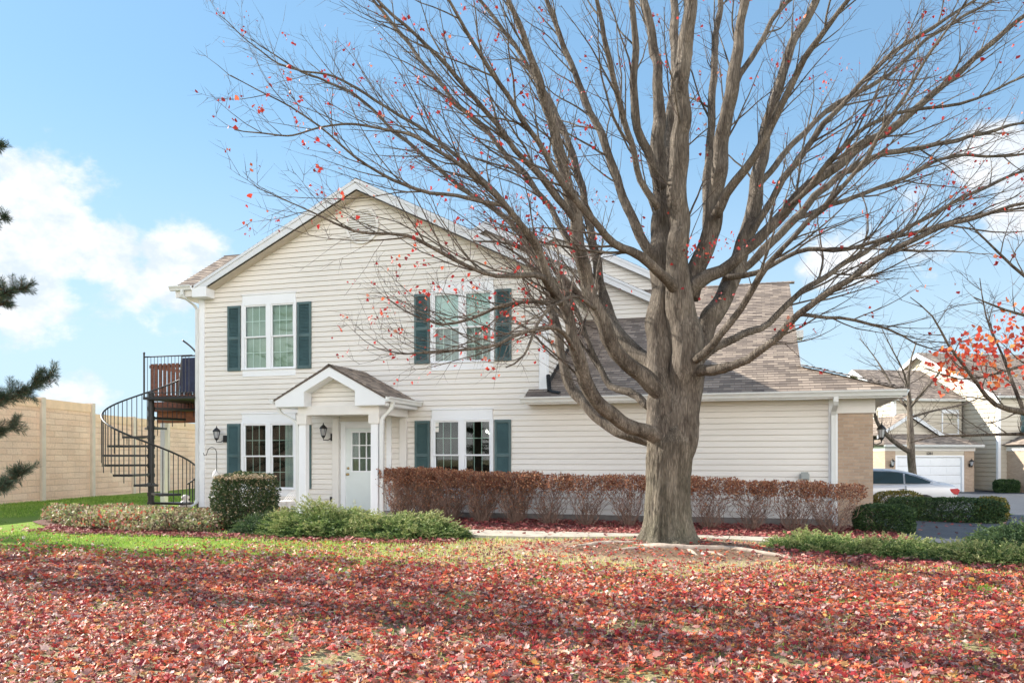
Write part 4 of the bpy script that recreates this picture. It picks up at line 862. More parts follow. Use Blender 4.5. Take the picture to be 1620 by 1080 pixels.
for k in range(19):
    x = -16.7 + k * .145; mb = MB(); mb.box(x - .045, x + .045, 1.45, 1.487, LZ + .02, LZ + 1.1); mb.build('deck_baluster', M['wood'], dk)
# folded navy sling chair leaning on the railing
fc = empty('folding_chair', (-14.35, .5, LZ), 'dark navy folded sling chair standing on the stair landing', 'chair')
mb = MB()
for x in (-14.92, -14.3): mb.tube([(x, .35, LZ + .02), (x, .42, LZ + .5), (x, .5, LZ + 1.15)], .018, 6)
mb.tube([(-14.92, .5, LZ + 1.15), (-14.3, .5, LZ + 1.15)], .02, 6); mb.tube([(-14.92, .36, LZ + .12), (-14.3, .36, LZ + .12)], .016, 6); mb.build('frame', M['black'], fc)
mb = MB(); mb.add([(-14.9, .38, LZ + .15), (-14.32, .38, LZ + .15), (-14.32, .5, LZ + 1.1), (-14.9, .5, LZ + 1.1), (-14.9, .41, LZ + .15), (-14.32, .41, LZ + .15), (-14.32, .53, LZ + 1.1), (-14.9, .53, LZ + 1.1)], [(0, 1, 2, 3), (7, 6, 5, 4), (0, 3, 7, 4), (1, 5, 6, 2), (3, 2, 6, 7), (0, 4, 5, 1)]); mb.build('sling', M['navy'], fc)
# patio chair and white pot below the deck
pc = empty('patio_chair', (-14.6, 1.6, 0), 'dark slatted patio chair under the deck behind the stair', 'chair')
mb = MB(); mb.box(-14.9, -14.4, 1.4, 1.9, .42, .46); mb.build('seat', M['grey'], pc)
for k in range(4): mb = MB(); mb.box(-14.9 + k * .13, -14.82 + k * .13, 1.88, 1.91, .46, 1.0); mb.build('backrest', M['grey'], pc)
for x, y in ((-14.88, 1.42), (-14.42, 1.42), (-14.88, 1.88), (-14.42, 1.88)): mb = MB(); mb.box(x - .02, x + .02, y - .02, y + .02, 0, .42); mb.build('leg', M['grey'], pc)
mb = MB(); mb.lathe([(.02, 0), (.13, .01), (.17, .1), (.16, .2), (.09, .27), (.07, .29), (.10, .32), (.11, .37), (.06, .42), (.01, .43)], (-15.0, .75, 0), 16); o = mb.build('garden_ornament', M['plastic_white'], smooth=True, loc=(-15.0, .75, 0)); tag(o, 'rounded white ornament on the ground under the spiral staircase', 'ornament')

# ------------------------------------------------------------------ sound wall
sw = empty('sound_wall', (-23.2, 6.3, 0), 'tall tan concrete block-pattern wall along the left lawn', 'wall')
wd = Vector((-.238, .971, 0)).normalized(); wn = Vector((wd.y, -wd.x, 0)); W0 = Vector((-22.8, 3.47, 0)); SP = 3.0
for k in range(-6, 16):
    a = W0 + wd * SP * k; b_ = a + wd * SP; top = 3.42 if k < 1 else (3.08 if k < 4 else (2.9 if k < 7 else 2.75))
    if k < -2: top = 3.42
    def Q(t, o, z): q = a + wd * t + wn * o; return (q.x, q.y, z)
    u0 = k * SP; mb = MB(); t0, t1, zc = .1, SP - .1, top - .30
    mb.add([Q(t0, .0, -.1), Q(t1, .0, -.1), Q(t1, .0, zc), Q(t0, .0, zc)], [(0, 1, 2, 3)], [[(u0 + t0, 0), (u0 + t1, 0), (u0 + t1, zc), (u0 + t0, zc)]])
    mb.add([Q(t0, -.15, -.1), Q(t1, -.15, -.1), Q(t1, -.15, zc), Q(t0, -.15, zc)], [(3, 2, 1, 0)], [[(u0 + t0, 0), (u0 + t1, 0), (u0 + t1, zc), (u0 + t0, zc)]])
    mb.build('wall_panel', M['block'], sw)
    mb = MB(); mb.add([Q(t0, .03, zc), Q(t1, .03, zc), Q(t1, .03, top), Q(t0, .03, top), Q(t0, -.16, zc), Q(t1, -.16, zc), Q(t1, -.16, top), Q(t0, -.16, top)], [(0, 1, 2, 3), (7, 6, 5, 4), (3, 2, 6, 7), (0, 4, 5, 1)]); mb.build('panel_cap', M['panelcap'], sw)
    mb = MB(); v = [Q(-.1, .09, -.1), Q(.1, .09, -.1), Q(.1, -.2, -.1), Q(-.1, -.2, -.1)]; v += [(x, y, top + .04 if k != 1 else 3.46) for x, y, z in v]; mb.add(v, [(3, 2, 1, 0), (4, 5, 6, 7)] + [(i, (i + 1) % 4, (i + 1) % 4 + 4, i + 4) for i in range(4)]); mb.build('wall_post', M['post'], sw)

# ------------------------------------------------------------------ shrubs
def stem_set(mb, base, n, h, spread, r, kink=.12, seg=5, lean=None, rg=rng):
    tips = []; pts_all = []
    for i in range(n):
        a = rg.uniform(0, 6.283); q = math.sqrt(rg.random()); tgt = Vector((math.cos(a) * q * spread[0], math.sin(a) * q * spread[1], h * rg.uniform(.82, 1.03)))
        p0 = Vector(base) + Vector((math.cos(a) * q * .10, math.sin(a) * q * .10, 0)); pts = [p0]
        for k in range(1, seg + 1):
            t = k / seg; e = Vector((tgt.x * t ** .8, tgt.y * t ** .8, tgt.z * t)) + Vector((rg.gauss(0, kink * .3), rg.gauss(0, kink * .3), 0)) * (1 if k < seg else .5)
            pts.append(p0 + e)
        mb.tube(pts, [r * (1 - .75 * k / seg) for k in range(seg + 1)], 4, cap=False); tips.append(pts[-1]); pts_all.append(pts)
    return tips, pts_all
def barberry(x, y, h, wx, wy, seed, dens=9, lowleaf=.16):
    rg = random.Random(seed); root = empty('barberry_shrub', (x, y, 0), None, None)
    mb = MB(); tips, allp = stem_set(mb, (x, y, .0), 85 if dens > 10 else 48, h, (wx, wy), .0075, kink=.22, rg=rg); stem_set(mb, (x, y, .0), 7, h * 1.09, (wx * 1.05, wy), .006, kink=.22, rg=rg)
    P = []; D = []
    for pts in allp:
        for _ in range(int(dens)):
            k = rg.randrange(1, len(pts) - 1) if rg.random() < .75 else len(pts) - 2; t = rg.random(); p = pts[k].lerp(pts[k + 1], t)
            d = (pts[k + 1] - pts[k]).normalized() + Vector((rg.gauss(0, .7), rg.gauss(0, .5), rg.gauss(0, .25))); ln = rg.uniform(.1, .28)
            q = p + d.normalized() * ln; q.z = min(q.z, h + rg.uniform(-.03, .03)); q.x = min(max(q.x, max(-8.0, x - wx * 1.15)), x + wx * 1.15); mb.tube([p, q], [.003, .0016], 3, cap=False)
            up = ss(h * .5, h * .88, q.z)
            for j in range(5):
                if rg.random() < lowleaf + (1 - lowleaf) * float(up): P.append(p.lerp(q, rg.uniform(.3, 1))); D.append((q - p).normalized())
    # the clipped crust of small leaves on top
    for _ in range(1300):
        a = rg.uniform(-1, 1) * wx * 1.12; b_ = rg.uniform(-1, 1) * wy; z = h * (1.03 - .30 * rg.random() ** 1.3) + .045 * noise.noise(Vector(((x + a) * 3.5, b_ * 3, 1))) + .03 * noise.noise(Vector(((x + a) * 11, b_ * 8, 5))); P.append(Vector((x + a, y + b_, z))); D.append(Vector((rg.gauss(0, .6), rg.gauss(0, .6), .7)))
    mb.build('stems', M['hedgetwig'], root)
    tag(small_leaves('leaves', P, D, nr.uniform(.022, .045, len(P)), .42, M['barberry'], root, spread=.6), kind='stuff'); return root
hx = [-7.62, -7.1, -6.5, -5.72, -4.95, -4.15, -3.35, -2.5, -1.65, -.85, -.05, .75, 1.45]
where = ['first from the porch, behind the junipers', 'left of the lit window', 'under the lit window', 'below the right shutter of the lit window', 'just right of the lit window', 'below the left end of the garage gutter', 'four shrubs left of the big trunk', 'three shrubs left of the big trunk', 'just left of the big trunk', 'hidden partly by the big trunk', 'just right of the big trunk', 'under the grey utility box', 'last before the brick wall']
for i, x in enumerate(hx):
    h = 1.17 - .020 * i + rng.uniform(-.035, .03); o = barberry(x, -1.25 - .03 * i, h, .46 + rng.uniform(-.05, .06) if i < 11 else .5, .42, 100 + i, 15 if i < 5 else 8, .22 if i < 5 else .10)
    tag(o, 'red-brown barberry shrub of the hedge, ' + where[i], 'shrub', 'barberry shrubs of the hedge along the house')

def volume_leaves(name, parent, P, D, size, m, asp=.35, spread=.5): return tag(small_leaves(name, P, D, size, asp, m, parent, spread=spread), kind='stuff')
def clipped(name, label, c, half, mat_, n, size, seed, box=.35, group=None, cat='shrub', topmat=None, holes=.0, asp=.4):
    """clipped evergreen: leaves thick at the surface of a rounded box, thinning inside"""
    rg = np.random.default_rng(seed); root = empty(name, (c[0], c[1], c[2]), label, cat, group)
    d = rg.normal(0, 1, (n, 3)); d /= np.linalg.norm(d, axis=1, keepdims=True)
    e = 1 / (np.abs(d) ** (2 / box)).sum(1) ** (box / 2)
    wob = np.array([noise.noise(Vector(v * 2.6) + Vector((seed, 0, 0))) for v in d]) * .10 + np.array([noise.noise(Vector(v * 9) + Vector((seed, 5, 0))) for v in d]) * .05
    r = e * (1 + wob) * (1 - .28 * rg.random(n) ** 2.2); q = d * r[:, None]
    if holes: keep = np.array([noise.noise(Vector(v * 5) + Vector((0, seed, 0))) for v in d]) < .5 - holes; q, d = q[keep], d[keep]
    P = q * np.array(half) + np.array(c) + np.array([0, 0, half[2]]); P = P[P[:, 2] > c[2] + .02]; D = (P - np.array(c) - np.array([0, 0, half[2]])); 
    volume_leaves('leaves', root, P, D / (np.linalg.norm(D, axis=1, keepdims=True) + 1e-6), rg.uniform(size * .7, size * 1.3, len(P)), mat_, asp, .9)
    if topmat:
        k = n // 4; T = np.stack([rg.uniform(-.9, .9, k), rg.uniform(-.85, .85, k), np.full(k, 1.0)], 1); keep = (np.abs(T[:, 0]) ** 4 + np.abs(T[:, 1]) ** 4) < .85; T = T[keep]
        Pt = T * np.array(half) + np.array(c) + np.array([0, 0, half[2]]) + rg.normal(0, .015, T.shape); volume_leaves('top_leaves', root, Pt, np.tile([0, 0, 1.], (len(Pt), 1)), size, topmat, asp, .8)
    mb = MB()
    for i in range(14): a = i * .9; mb.tube([(c[0], c[1], c[2] - .02), (c[0] + math.cos(a) * half[0] * .3, c[1] + math.sin(a) * half[1] * .3, c[2] + half[2] * .8), (c[0] + math.cos(a) * half[0] * .7, c[1] + math.sin(a) * half[1] * .7, c[2] + half[2] * 1.6)], [.02, .013, .005], 5)
    mb.build('stems', M['twig'], root); return root
box = clipped('boxwood_shrub', 'rounded square clipped green shrub with pale frosted top leaves left of the porch', (-9.84, -4.0, 0), (.54, .52, .55), M['boxleaf'], 17000, .042, 3, box=.45)
Pt = []; rb = np.random.default_rng(8)
T = np.stack([rb.uniform(-.95, .95, 3200), rb.uniform(-.95, .95, 3200)], 1); T = T[(T ** 4).sum(1) < .8]; zz = 1.06 + rb.normal(0, .018, len(T)) - .05 * (T ** 4).sum(1)
M['paletop'] = ramp_mat('pale_tip_leaves', [(0, (.10, .12, .05)), (.4, (.34, .26, .16)), (.7, (.50, .38, .26)), (1, (.58, .48, .36))], .6, trans=.2)
volume_leaves('tip_leaves', box, np.stack([-9.84 + T[:, 0] * .53, -4.0 + T[:, 1] * .54, zz], 1), np.tile([0, 0, 1.], (len(T), 1)), .04, M['paletop'], .4, .9)
clipped('clipped_hedge', 'small dark clipped hedge beside the brick wall at the driveway edge', (2.4, -1.25, -.05), (.52, .45, .29), M['hedgeleaf'], 15000, .03, 21, box=.5)
clipped('clipped_hedge', 'long dark clipped hedge in front of the silver car', (4.35, 3.4, gzf(4.3, 3.4)), (1.25, .5, .29), M['hedgeleaf'], 24000, .035, 22, box=.4)
clipped('yellow_hedge', 'low yellow-green hedge end right of the dark hedge by the car', (5.45, 3.7, gzf(5.5, 3.6)), (.32, .5, .31), M['hedgeyellow'], 7000, .035, 23, box=.6)
clipped('yellow_hedge', 'yellowish clipped shrub tops just in front of the car door', (3.55, 4.6, gzf(3.5, 4.6)), (.6, .35, .34), M['hedgeyellow'], 8000, .035, 24, box=.6)

def juniper(name, label, c, half, n, mat_, seed, group=None, spr=.19):
    """low spreading juniper: feathery upward-leaning sprays over mounds"""
    rg = np.random.default_rng(seed); root = empty(name, (c[0], c[1], c[2]), label, 'shrub', group)
    a = rg.uniform(0, 6.283, n); q = np.sqrt(rg.uniform(0, 1, n)); x = np.cos(a) * q; y = np.sin(a) * q
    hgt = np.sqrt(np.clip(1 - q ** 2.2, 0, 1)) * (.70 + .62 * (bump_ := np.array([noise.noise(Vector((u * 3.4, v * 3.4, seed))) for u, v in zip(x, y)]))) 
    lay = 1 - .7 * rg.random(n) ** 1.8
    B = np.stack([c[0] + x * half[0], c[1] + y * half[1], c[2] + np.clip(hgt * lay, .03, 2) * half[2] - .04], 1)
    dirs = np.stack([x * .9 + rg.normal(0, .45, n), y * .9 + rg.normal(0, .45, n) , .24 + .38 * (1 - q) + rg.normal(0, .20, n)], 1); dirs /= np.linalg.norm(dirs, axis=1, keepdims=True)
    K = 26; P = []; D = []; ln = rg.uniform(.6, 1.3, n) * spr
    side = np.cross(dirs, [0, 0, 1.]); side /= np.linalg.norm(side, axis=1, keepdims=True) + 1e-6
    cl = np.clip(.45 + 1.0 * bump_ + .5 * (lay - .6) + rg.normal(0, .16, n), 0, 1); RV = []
    for k in range(K):
        t = k / K; sg = 1 if k % 2 else -1
        pos = B + dirs * (ln * t)[:, None] + side * (sg * ln * .26 * (1 - t) * rg.uniform(0, 1, n))[:, None]; pos[:, 2] += -.03 * t * t
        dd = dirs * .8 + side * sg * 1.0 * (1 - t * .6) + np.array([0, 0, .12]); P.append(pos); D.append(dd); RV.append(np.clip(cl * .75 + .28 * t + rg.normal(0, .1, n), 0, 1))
    P = np.concatenate(P); D = np.concatenate(D); RV = np.concatenate(RV)
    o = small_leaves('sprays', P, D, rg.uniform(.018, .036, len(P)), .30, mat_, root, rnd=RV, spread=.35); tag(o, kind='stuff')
    mb = MB()
    for i in range(0, n, 9): p = Vector(B[i]); mb.tube([(c[0] + (p.x - c[0]) * .2, c[1] + (p.y - c[1]) * .2, c[2]), (c[0] + (p.x - c[0]) * .7, c[1] + (p.y - c[1]) * .7, c[2] + (p.z - c[2]) * .6), p], [.012, .008, .003], 4, cap=False)
    mb.build('branches', M['twig'], root); return root
jg = 'juniper shrubs in front of the porch'
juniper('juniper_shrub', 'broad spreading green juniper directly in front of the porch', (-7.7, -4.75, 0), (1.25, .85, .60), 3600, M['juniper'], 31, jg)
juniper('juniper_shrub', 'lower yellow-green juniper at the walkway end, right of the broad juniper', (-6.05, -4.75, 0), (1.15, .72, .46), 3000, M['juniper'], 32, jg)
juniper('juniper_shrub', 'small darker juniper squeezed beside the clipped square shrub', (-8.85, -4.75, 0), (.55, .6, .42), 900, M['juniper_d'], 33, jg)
jr = 'low junipers along the driveway'
for i, (x, y, a, b_, h, lb) in enumerate([(.95, -5.05, .75, .6, .26, 'low spreading juniper nearest the big trunk, at the left end of the driveway row'), (2.0, -5.3, .8, .6, .26, 'low juniper with orange tips in the middle of the driveway row'), (3.05, -5.75, .85, .6, .26, 'low spreading juniper at the right end of the driveway row')]):
    juniper('juniper_shrub', lb, (x, y, gzf(x, y)), (a, b_, h), 1500, M['juniper'], 41 + i, jr, .18)
juniper('juniper_shrub', 'tall dark green mounded juniper at the right edge beside the driveway', (4.35, -4.1, gzf(4, -4.1)), (1.1, 1.0, .52), 2600, M['juniper_d'], 48, jr)
# mixed ground cover bed
rg = np.random.default_rng(61); n = 15000
cx = rg.uniform(-16.3, -10.0, n); cy = rg.uniform(-5.6, -.3, n)
def inbed(x, y): 
    lo = -3.3 - (x + 16.0) * .62; lo = np.maximum(lo, -5.5); hi = np.minimum(-.2 - (x + 16.2) * .0, -.45); return (y > lo) & (y < hi) & (x > -16.2 + np.maximum(0, -y - 2.2) * .6) & ~((x > -10.9) & (y > -2.8))
kp = inbed(cx, cy); cx, cy = cx[kp], cy[kp]
ht = (1 - .38 * ss(-3.4, -1.8, cy)) * (.08 + .29 * np.clip(np.array([noise.noise(Vector((u * 1.1, v * 1.1, 2))) for u, v in zip(cx, cy)]) + .62, .2, 1))
P = []; D = []
for k in range(5): P.append(np.stack([cx + rg.normal(0, .05, len(cx)), cy + rg.normal(0, .05, len(cx)), ht * rg.uniform(.25, 1, len(cx))], 1)); D.append(np.stack([rg.normal(0, .6, len(cx)), rg.normal(0, .6, len(cx)), rg.uniform(.2, 1, len(cx))], 1))
P = np.concatenate(P); rv = np.clip(.5 + .35 * np.array([noise.noise(Vector((u * .8, v * .8, 9))) for u, v in P[:, :2]]) * 1.4 + rg.normal(0, .28, len(P)), 0, 1)
o = small_leaves('ground_cover', P, np.concatenate(D), rg.uniform(.035, .085, len(P)), .36, M['cover'], None, rnd=rv); tag(o, 'low tangle of pale green and brown leafy ground cover in front of the spiral stair', 'ground cover', kind='stuff')

# ------------------------------------------------------------------ grass and fallen leaves
def frustum(X, Y, m=1.2):
    dx, dy = X - CAM.x, Y - CAM.y; dep = -math.sin(YAW) * dx + math.cos(YAW) * dy; lat = math.cos(YAW) * dx + math.sin(YAW) * dy
    return (dep > 3.2) & (np.abs(lat) < dep * .64 + m)
def nz2(X, Y, sc_, s): return np.array([noise.noise(Vector((a * sc_, b * sc_, s))) for a, b in zip(X, Y)])
def leaf_prob(X, Y):
    n1 = nz2(X, Y, .9, 3); n2 = nz2(X, Y, 2.3, 7)
    edge = -8.35 + 1.25 * ss(-1.2, 1.2, X) - .45 * ss(-6, -9.5, X) + .4 * n1
    wd_ = .8 + .9 * ss(-5, -8.5, X); p = ss(edge + wd_, edge - wd_ * 1.2, Y) * np.clip(.92 + 1.5 * n2 + .6 * n1, .22, 1)
    mid = .28 * np.clip(.7 + 1.6 * n2, 0, 1.3) * ss(-10.5, -6.0, X); mid = np.where(X > .4, .55 * np.clip(.8 + n2, .2, 1), mid); mid = np.maximum(mid, .07 - .045 * ss(-7, -9.5, X))
    p = np.maximum(p, mid)
    r = np.hypot((X - TREE[0]) / 1.9, (Y - TREE[1] + .55) / 1.15); p = np.where(r < 1, np.minimum(p, .14), p)
    return p
n = 280000; X = nr.uniform(-15, 7, n); Y = nr.uniform(-15.5, -4.3, n)
k = frustum(X, Y); X, Y = X[k], Y[k]
k = nr.uniform(0, 1, len(X)) < leaf_prob(X, Y); X, Y = X[k], Y[k]
k = ~((Y > -4.75) & (X > -7) & (X < 2.8)); X, Y = X[k], Y[k]
print('fallen', len(X))
Z = gz(X, Y) + nr.uniform(.006, .05, len(X)) * ss(-6.5, -8.5, Y) + .012
far = (Y > -10.5)
sz = .016 + .037 * nr.beta(1.6, 2.3, len(X))
def put(sel, coarse, nm):
    o = maple_leaves(nm, np.stack([X[sel], Y[sel], Z[sel]], 1), sz[sel], M['fallen'], coarse=coarse, tilt=(0, .8), curl=(.1, 2.3)); return tag(o, 'thick carpet of fallen red, orange and pale maple leaves' if not coarse else 'thinner scatter of fallen leaves on the far part of the lawn', 'fallen leaves', kind='stuff')
put(~far, False, 'fallen_leaves'); put(far, True, 'fallen_leaves')
# leaves in the beds
def scatter(n, x0, x1, y0, y1, f=None): 
    a = nr.uniform(x0, x1, n); b_ = nr.uniform(y0, y1, n)
    if f is not None: k_ = f(a, b_); a, b_ = a[k_], b_[k_]
    return a, b_
A1 = scatter(11000, -8.2, 2.6, -3.25, -.3); A2 = scatter(5200, -13.6, -4.8, -6.0, -3.4, lambda a, b_: (b_ < -3.6 - (a + 15.8) * .45) & (b_ > -5.95) & (b_ < -4.6 + .3 * np.sin(a)) | ((a > -9) & (b_ < -5.2)))
A7 = scatter(8000, -14.0, -9, -6.3, -2.2, lambda a, b_: (b_ < np.maximum(-3.3 - (a + 16.0) * .62, -5.5) + .12) & (b_ > np.maximum(-3.3 - (a + 16.0) * .62, -5.5) - .42))
A3 = scatter(2600, .3, 5, -6.9, -4.5); A4 = scatter(300, 2.8, 8, -3, 8); A5 = scatter(90, -6.5, 2.7, -4.4, -3.3); A6 = scatter(2600, -13.8, -10, -2.6, -.1)
a = np.concatenate([q[0] for q in (A1, A2, A3, A4, A5, A6, A7)]); b_ = np.concatenate([q[1] for q in (A1, A2, A3, A4, A5, A6, A7)])
zl = gz(a, b_) + nr.uniform(.02, .06, len(a)) + np.where((a > -6.7) & (a < 2.7) & (b_ > -4.45) & (b_ < -3.25), .035, 0)
tag(maple_leaves('bed_leaves', np.stack([a, b_, zl], 1), nr.uniform(.028, .05, len(a)), M['bedleaf'], coarse=True, tilt=(0, .7)), 'dark red fallen leaves lying on the garden beds along the house', 'fallen leaves', kind='stuff')
# grass
n = 330000; X = nr.uniform(-24, 6, n); Y = nr.uniform(-13, 7, n)
k = frustum(X, Y); X, Y = X[k], Y[k]
k = (Y < -4.6 - .05 * (X > -4)) | (X < -14) ; k &= ~((X > -15.9) & (X < -10) & (Y > -5.85)) & ~((X < -14) & (X > -17) & (Y > -4)); k &= ~((X > -8.6) & (X < -4.8) & (Y > -5.75)); k &= ~((X > .5) & (X < 5) & (Y > -6.5))
X, Y = X[k], Y[k]
r = np.hypot((X - TREE[0]) / 2.6, (Y - TREE[1] + .55) / 1.25); dens = ss(.75, 1.25, r) * np.clip(.75 + 1.2 * nz2(X, Y, 1.4, 12), .1, 1) * (1 - .75 * ss(-8.2, -9.8, Y)); 
k = nr.uniform(0, 1, len(X)) < dens; X, Y, r = X[k], Y[k], r[k]
print('grass', len(X))
g0 = np.stack([X, Y, gz(X, Y) - .005], 1); hg = nr.uniform(.03, .075, len(X)); dd = np.stack([nr.normal(0, .45, len(X)), nr.normal(0, .45, len(X)), np.ones(len(X))], 1)
dry = ss(-9.5, -3.5, X) * .38 + .35 * np.exp(-(r / 1.6) ** 2); rv = np.clip(nr.uniform(0, .75, len(X)) + dry * nr.uniform(.3, 1.4, len(X)) + .15 * nz2(X, Y, .6, 4), 0, 1)
tag(small_leaves('grass', g0, dd, hg * 1.15, .07, M['grass'], None, rnd=rv, spread=.1), 'lawn grass, green on the left and dry around the big tree', 'grass', kind='stuff')

# ------------------------------------------------------------------ trees
def spline(pts, step=.18):
    """Catmull-Rom through (Vector, radius) knots"""
    out = []; n = len(pts)
    for i in range(n - 1):
        p0 = pts[max(i - 1, 0)]; p1 = pts[i]; p2 = pts[i + 1]; p3 = pts[min(i + 2, n - 1)]
        m = max(2, int((p2[0] - p1[0]).length / step))
        for k in range(m):
            t = k / m; a = [2 * p1[0], p2[0] - p0[0], 2 * p0[0] - 5 * p1[0] + 4 * p2[0] - p3[0], -p0[0] + 3 * p1[0] - 3 * p2[0] + p3[0]]
            out.append(((a[0] + a[1] * t + a[2] * t * t + a[3] * t ** 3) * .5, p1[1] + (p2[1] - p1[1]) * t))
    out.append(pts[-1]); return out
class Tree:
    def __init__(s, seed): s.rg = random.Random(seed); s.twig = MB(); s.tips = []; s.mid = []
    def perp(s, d, ang, bias=None):
        u = d.orthogonal().normalized(); v = d.cross(u); a = s.rg.uniform(0, 6.283)
        if bias is not None:      # prefer side shoots that leave towards 'bias'
            best = None
            for _ in range(3):
                a2 = s.rg.uniform(0, 6.283); q = (u * math.cos(a2) + v * math.sin(a2)); sc_ = q.dot(bias) + s.rg.uniform(-.4, .4)
                if best is None or sc_ > best[0]: best = (sc_, q)
            q = best[1]
        else: q = u * math.cos(a) + v * math.sin(a)
        return (d * math.cos(ang) + q * math.sin(ang)).normalized()
    def shoot(s, mb, p, d, ln, r, lv, trop=Vector((0, 0, .25)), wob=.10, sides=4, n=None):
        n = n or max(3, int(ln / .16)); pts = [Vector(p)]; d = Vector(d)
        for k in range(n):
            d = (d + trop * (1.0 / n) + Vector((s.rg.gauss(0, wob), s.rg.gauss(0, wob), s.rg.gauss(0, wob))) * .55).normalized(); pts.append(pts[-1] + d * (ln / n))
        rad = [r * (1 - .78 * k / n) for k in range(n + 1)]; mb.tube(pts, rad, sides, cap=False); return pts, rad
def limb_shoots(T, mb, path, spacing, lens, ang=(22, 48), start=.12, lv2=True, bias=None, trop=.25, rr=.45, sub=(.22, .30), rmin=.004):
    """secondary branches along a limb path [(Vector, r)], with side twigs and end twigs"""
    rg = T.rg; L_ = [0]
    for a, b_ in zip(path, path[1:]): L_.append(L_[-1] + (b_[0] - a[0]).length)
    tot = L_[-1]; q = tot * start; i = 0
    while q < tot:
        while i < len(L_) - 2 and L_[i + 1] < q: i += 1
        t = (q - L_[i]) / max(1e-6, L_[i + 1] - L_[i]); p = path[i][0].lerp(path[i + 1][0], t); r = path[i][1]; d = (path[i + 1][0] - path[i][0]).normalized()
        f = 1 - q / tot; ln = (lens[0] + (lens[1] - lens[0]) * f) * rg.uniform(.55, 1.25)
        dd = T.perp(d, R(rg.uniform(*ang)), bias)
        pts, rad = T.shoot(mb, p, dd, ln, max(.0055, min(r * rr, .006 + ln * .0075)), 1, Vector((0, 0, trop)), .15, 5)
        twigs(T, pts, rad, sub, ln)
        q += spacing * rg.uniform(.6, 1.4)
    pe, re = path[-1]; 
def twigs(T, pts, rad, sub, ln):
    rg = T.rg; acc = 0; nxt = rg.uniform(.1, .3)
    for k in range(len(pts) - 1):
        seg = (pts[k + 1] - pts[k]); acc += seg.length
        while nxt < acc:
            f = 1 - nxt / max(ln, .1); d = seg.normalized(); p = pts[k].lerp(pts[k + 1], rg.random()); l2 = rg.uniform(.35, 1.0) * (.35 + .55 * max(f, 0)) * min(1.3, .6 + ln * .35)
            q, rq = T.shoot(T.twig, p, T.perp(d, R(rg.uniform(25, 55))), l2, max(.0032, rad[k] * .5), 2, Vector((0, 0, .2)), .14, 3, n=max(2, int(l2 / .2)))
            T.tips.append(q[-1]); T.mid.append(q[len(q) // 2])
            for _ in range(rg.randint(1, 3)):
                j = rg.randrange(0, len(q) - 1); l3 = rg.uniform(.10, .32); e, _r = T.shoot(T.twig, q[j].lerp(q[j + 1], rg.random()), T.perp((q[j + 1] - q[j]).normalized(), R(rg.uniform(30, 65))), l3, .0026, 3, Vector((0, 0, .1)), .1, 3, n=2); T.tips.append(e[-1])
            nxt += rg.uniform(*sub) * rg.uniform(.7, 1.3)
    T.tips.append(pts[-1])

# ---- the big maple: limbs measured on the picture plane and spread in depth around the trunk
TD = 12.75
maple = empty('maple_tree', (TREE[0], TREE[1], gzf(*TREE)), 'large nearly bare maple with rising limbs and few red leaves, before the garage wing', 'tree')
def K(*rows, base=TD):
    """rows (px, py, radius px, depth offset) -> knots"""
    out = []
    for x, y, r, dz in rows:
        dep = base + dz; out.append((atd(x, y, dep), r * (.86 - .28 * max(0, 13 - r) / 13) * dep / FPX))
    return out
T = Tree(77)
tm = MB(); NS = 150
tr = [(1058, 880, 64), (1058, 870, 54), (1057, 860, 46.5), (1056, 845, 40.5), (1056, 820, 37), (1056, 790, 35), (1057, 755, 35), (1059, 725, 37), (1062, 700, 38), (1066, 680, 31), (1068, 662, 16)]
# extra rings for smoothness
rings = []
for a, b_ in zip(tr, tr[1:]):
    for t in [q_ / 12 for q_ in range(12)]: rings.append([a[i] + (b_[i] - a[i]) * t for i in range(3)])
rings.append(tr[-1]); v = []
rootang = [(.3, .30, .5), (1.3, .22, .4), (2.5, .30, .5), (3.4, .34, .45), (4.3, .22, .4), (5.2, .30, .5), (5.9, .22, .35)]
for i, (x, y, r) in enumerate(rings):
    c_ = atd(x, y, TD); rr = r * TD / FPX; low = max(0.0, min(1.0, (.55 - c_.z) / .55))
    for k in range(NS):
        a = 2 * math.pi * k / NS; m = 1 + .055 * noise.noise(Vector((math.cos(a) * 2.4, math.sin(a) * 2.4, c_.z * .9))) + .05 * (.35 - 2 * abs(noise.noise(Vector((math.cos(a) * 9, math.sin(a) * 9, c_.z * 1.5))))) + .03 * (.35 - 2 * abs(noise.noise(Vector((math.cos(a) * 19, math.sin(a) * 19, c_.z * 3.5)))))
        for ra, am, wd_ in rootang: dlt = (a - ra + math.pi) % (2 * math.pi) - math.pi; m += am * low ** 1.6 * math.exp(-(dlt / wd_) ** 2 * 3)
        v.append(c_ + Vector((math.cos(a), math.sin(a) , 0)) * rr * m)
nr_ = len(rings); tm.add(v, [(i * NS + k, i * NS + (k + 1) % NS, (i + 1) * NS + (k + 1) % NS, (i + 1) * NS + k) for i in range(nr_ - 1) for k in range(NS)] + [list(range((nr_ - 1) * NS, nr_ * NS))])
tm.build('trunk', M['bark'], maple, smooth=True)
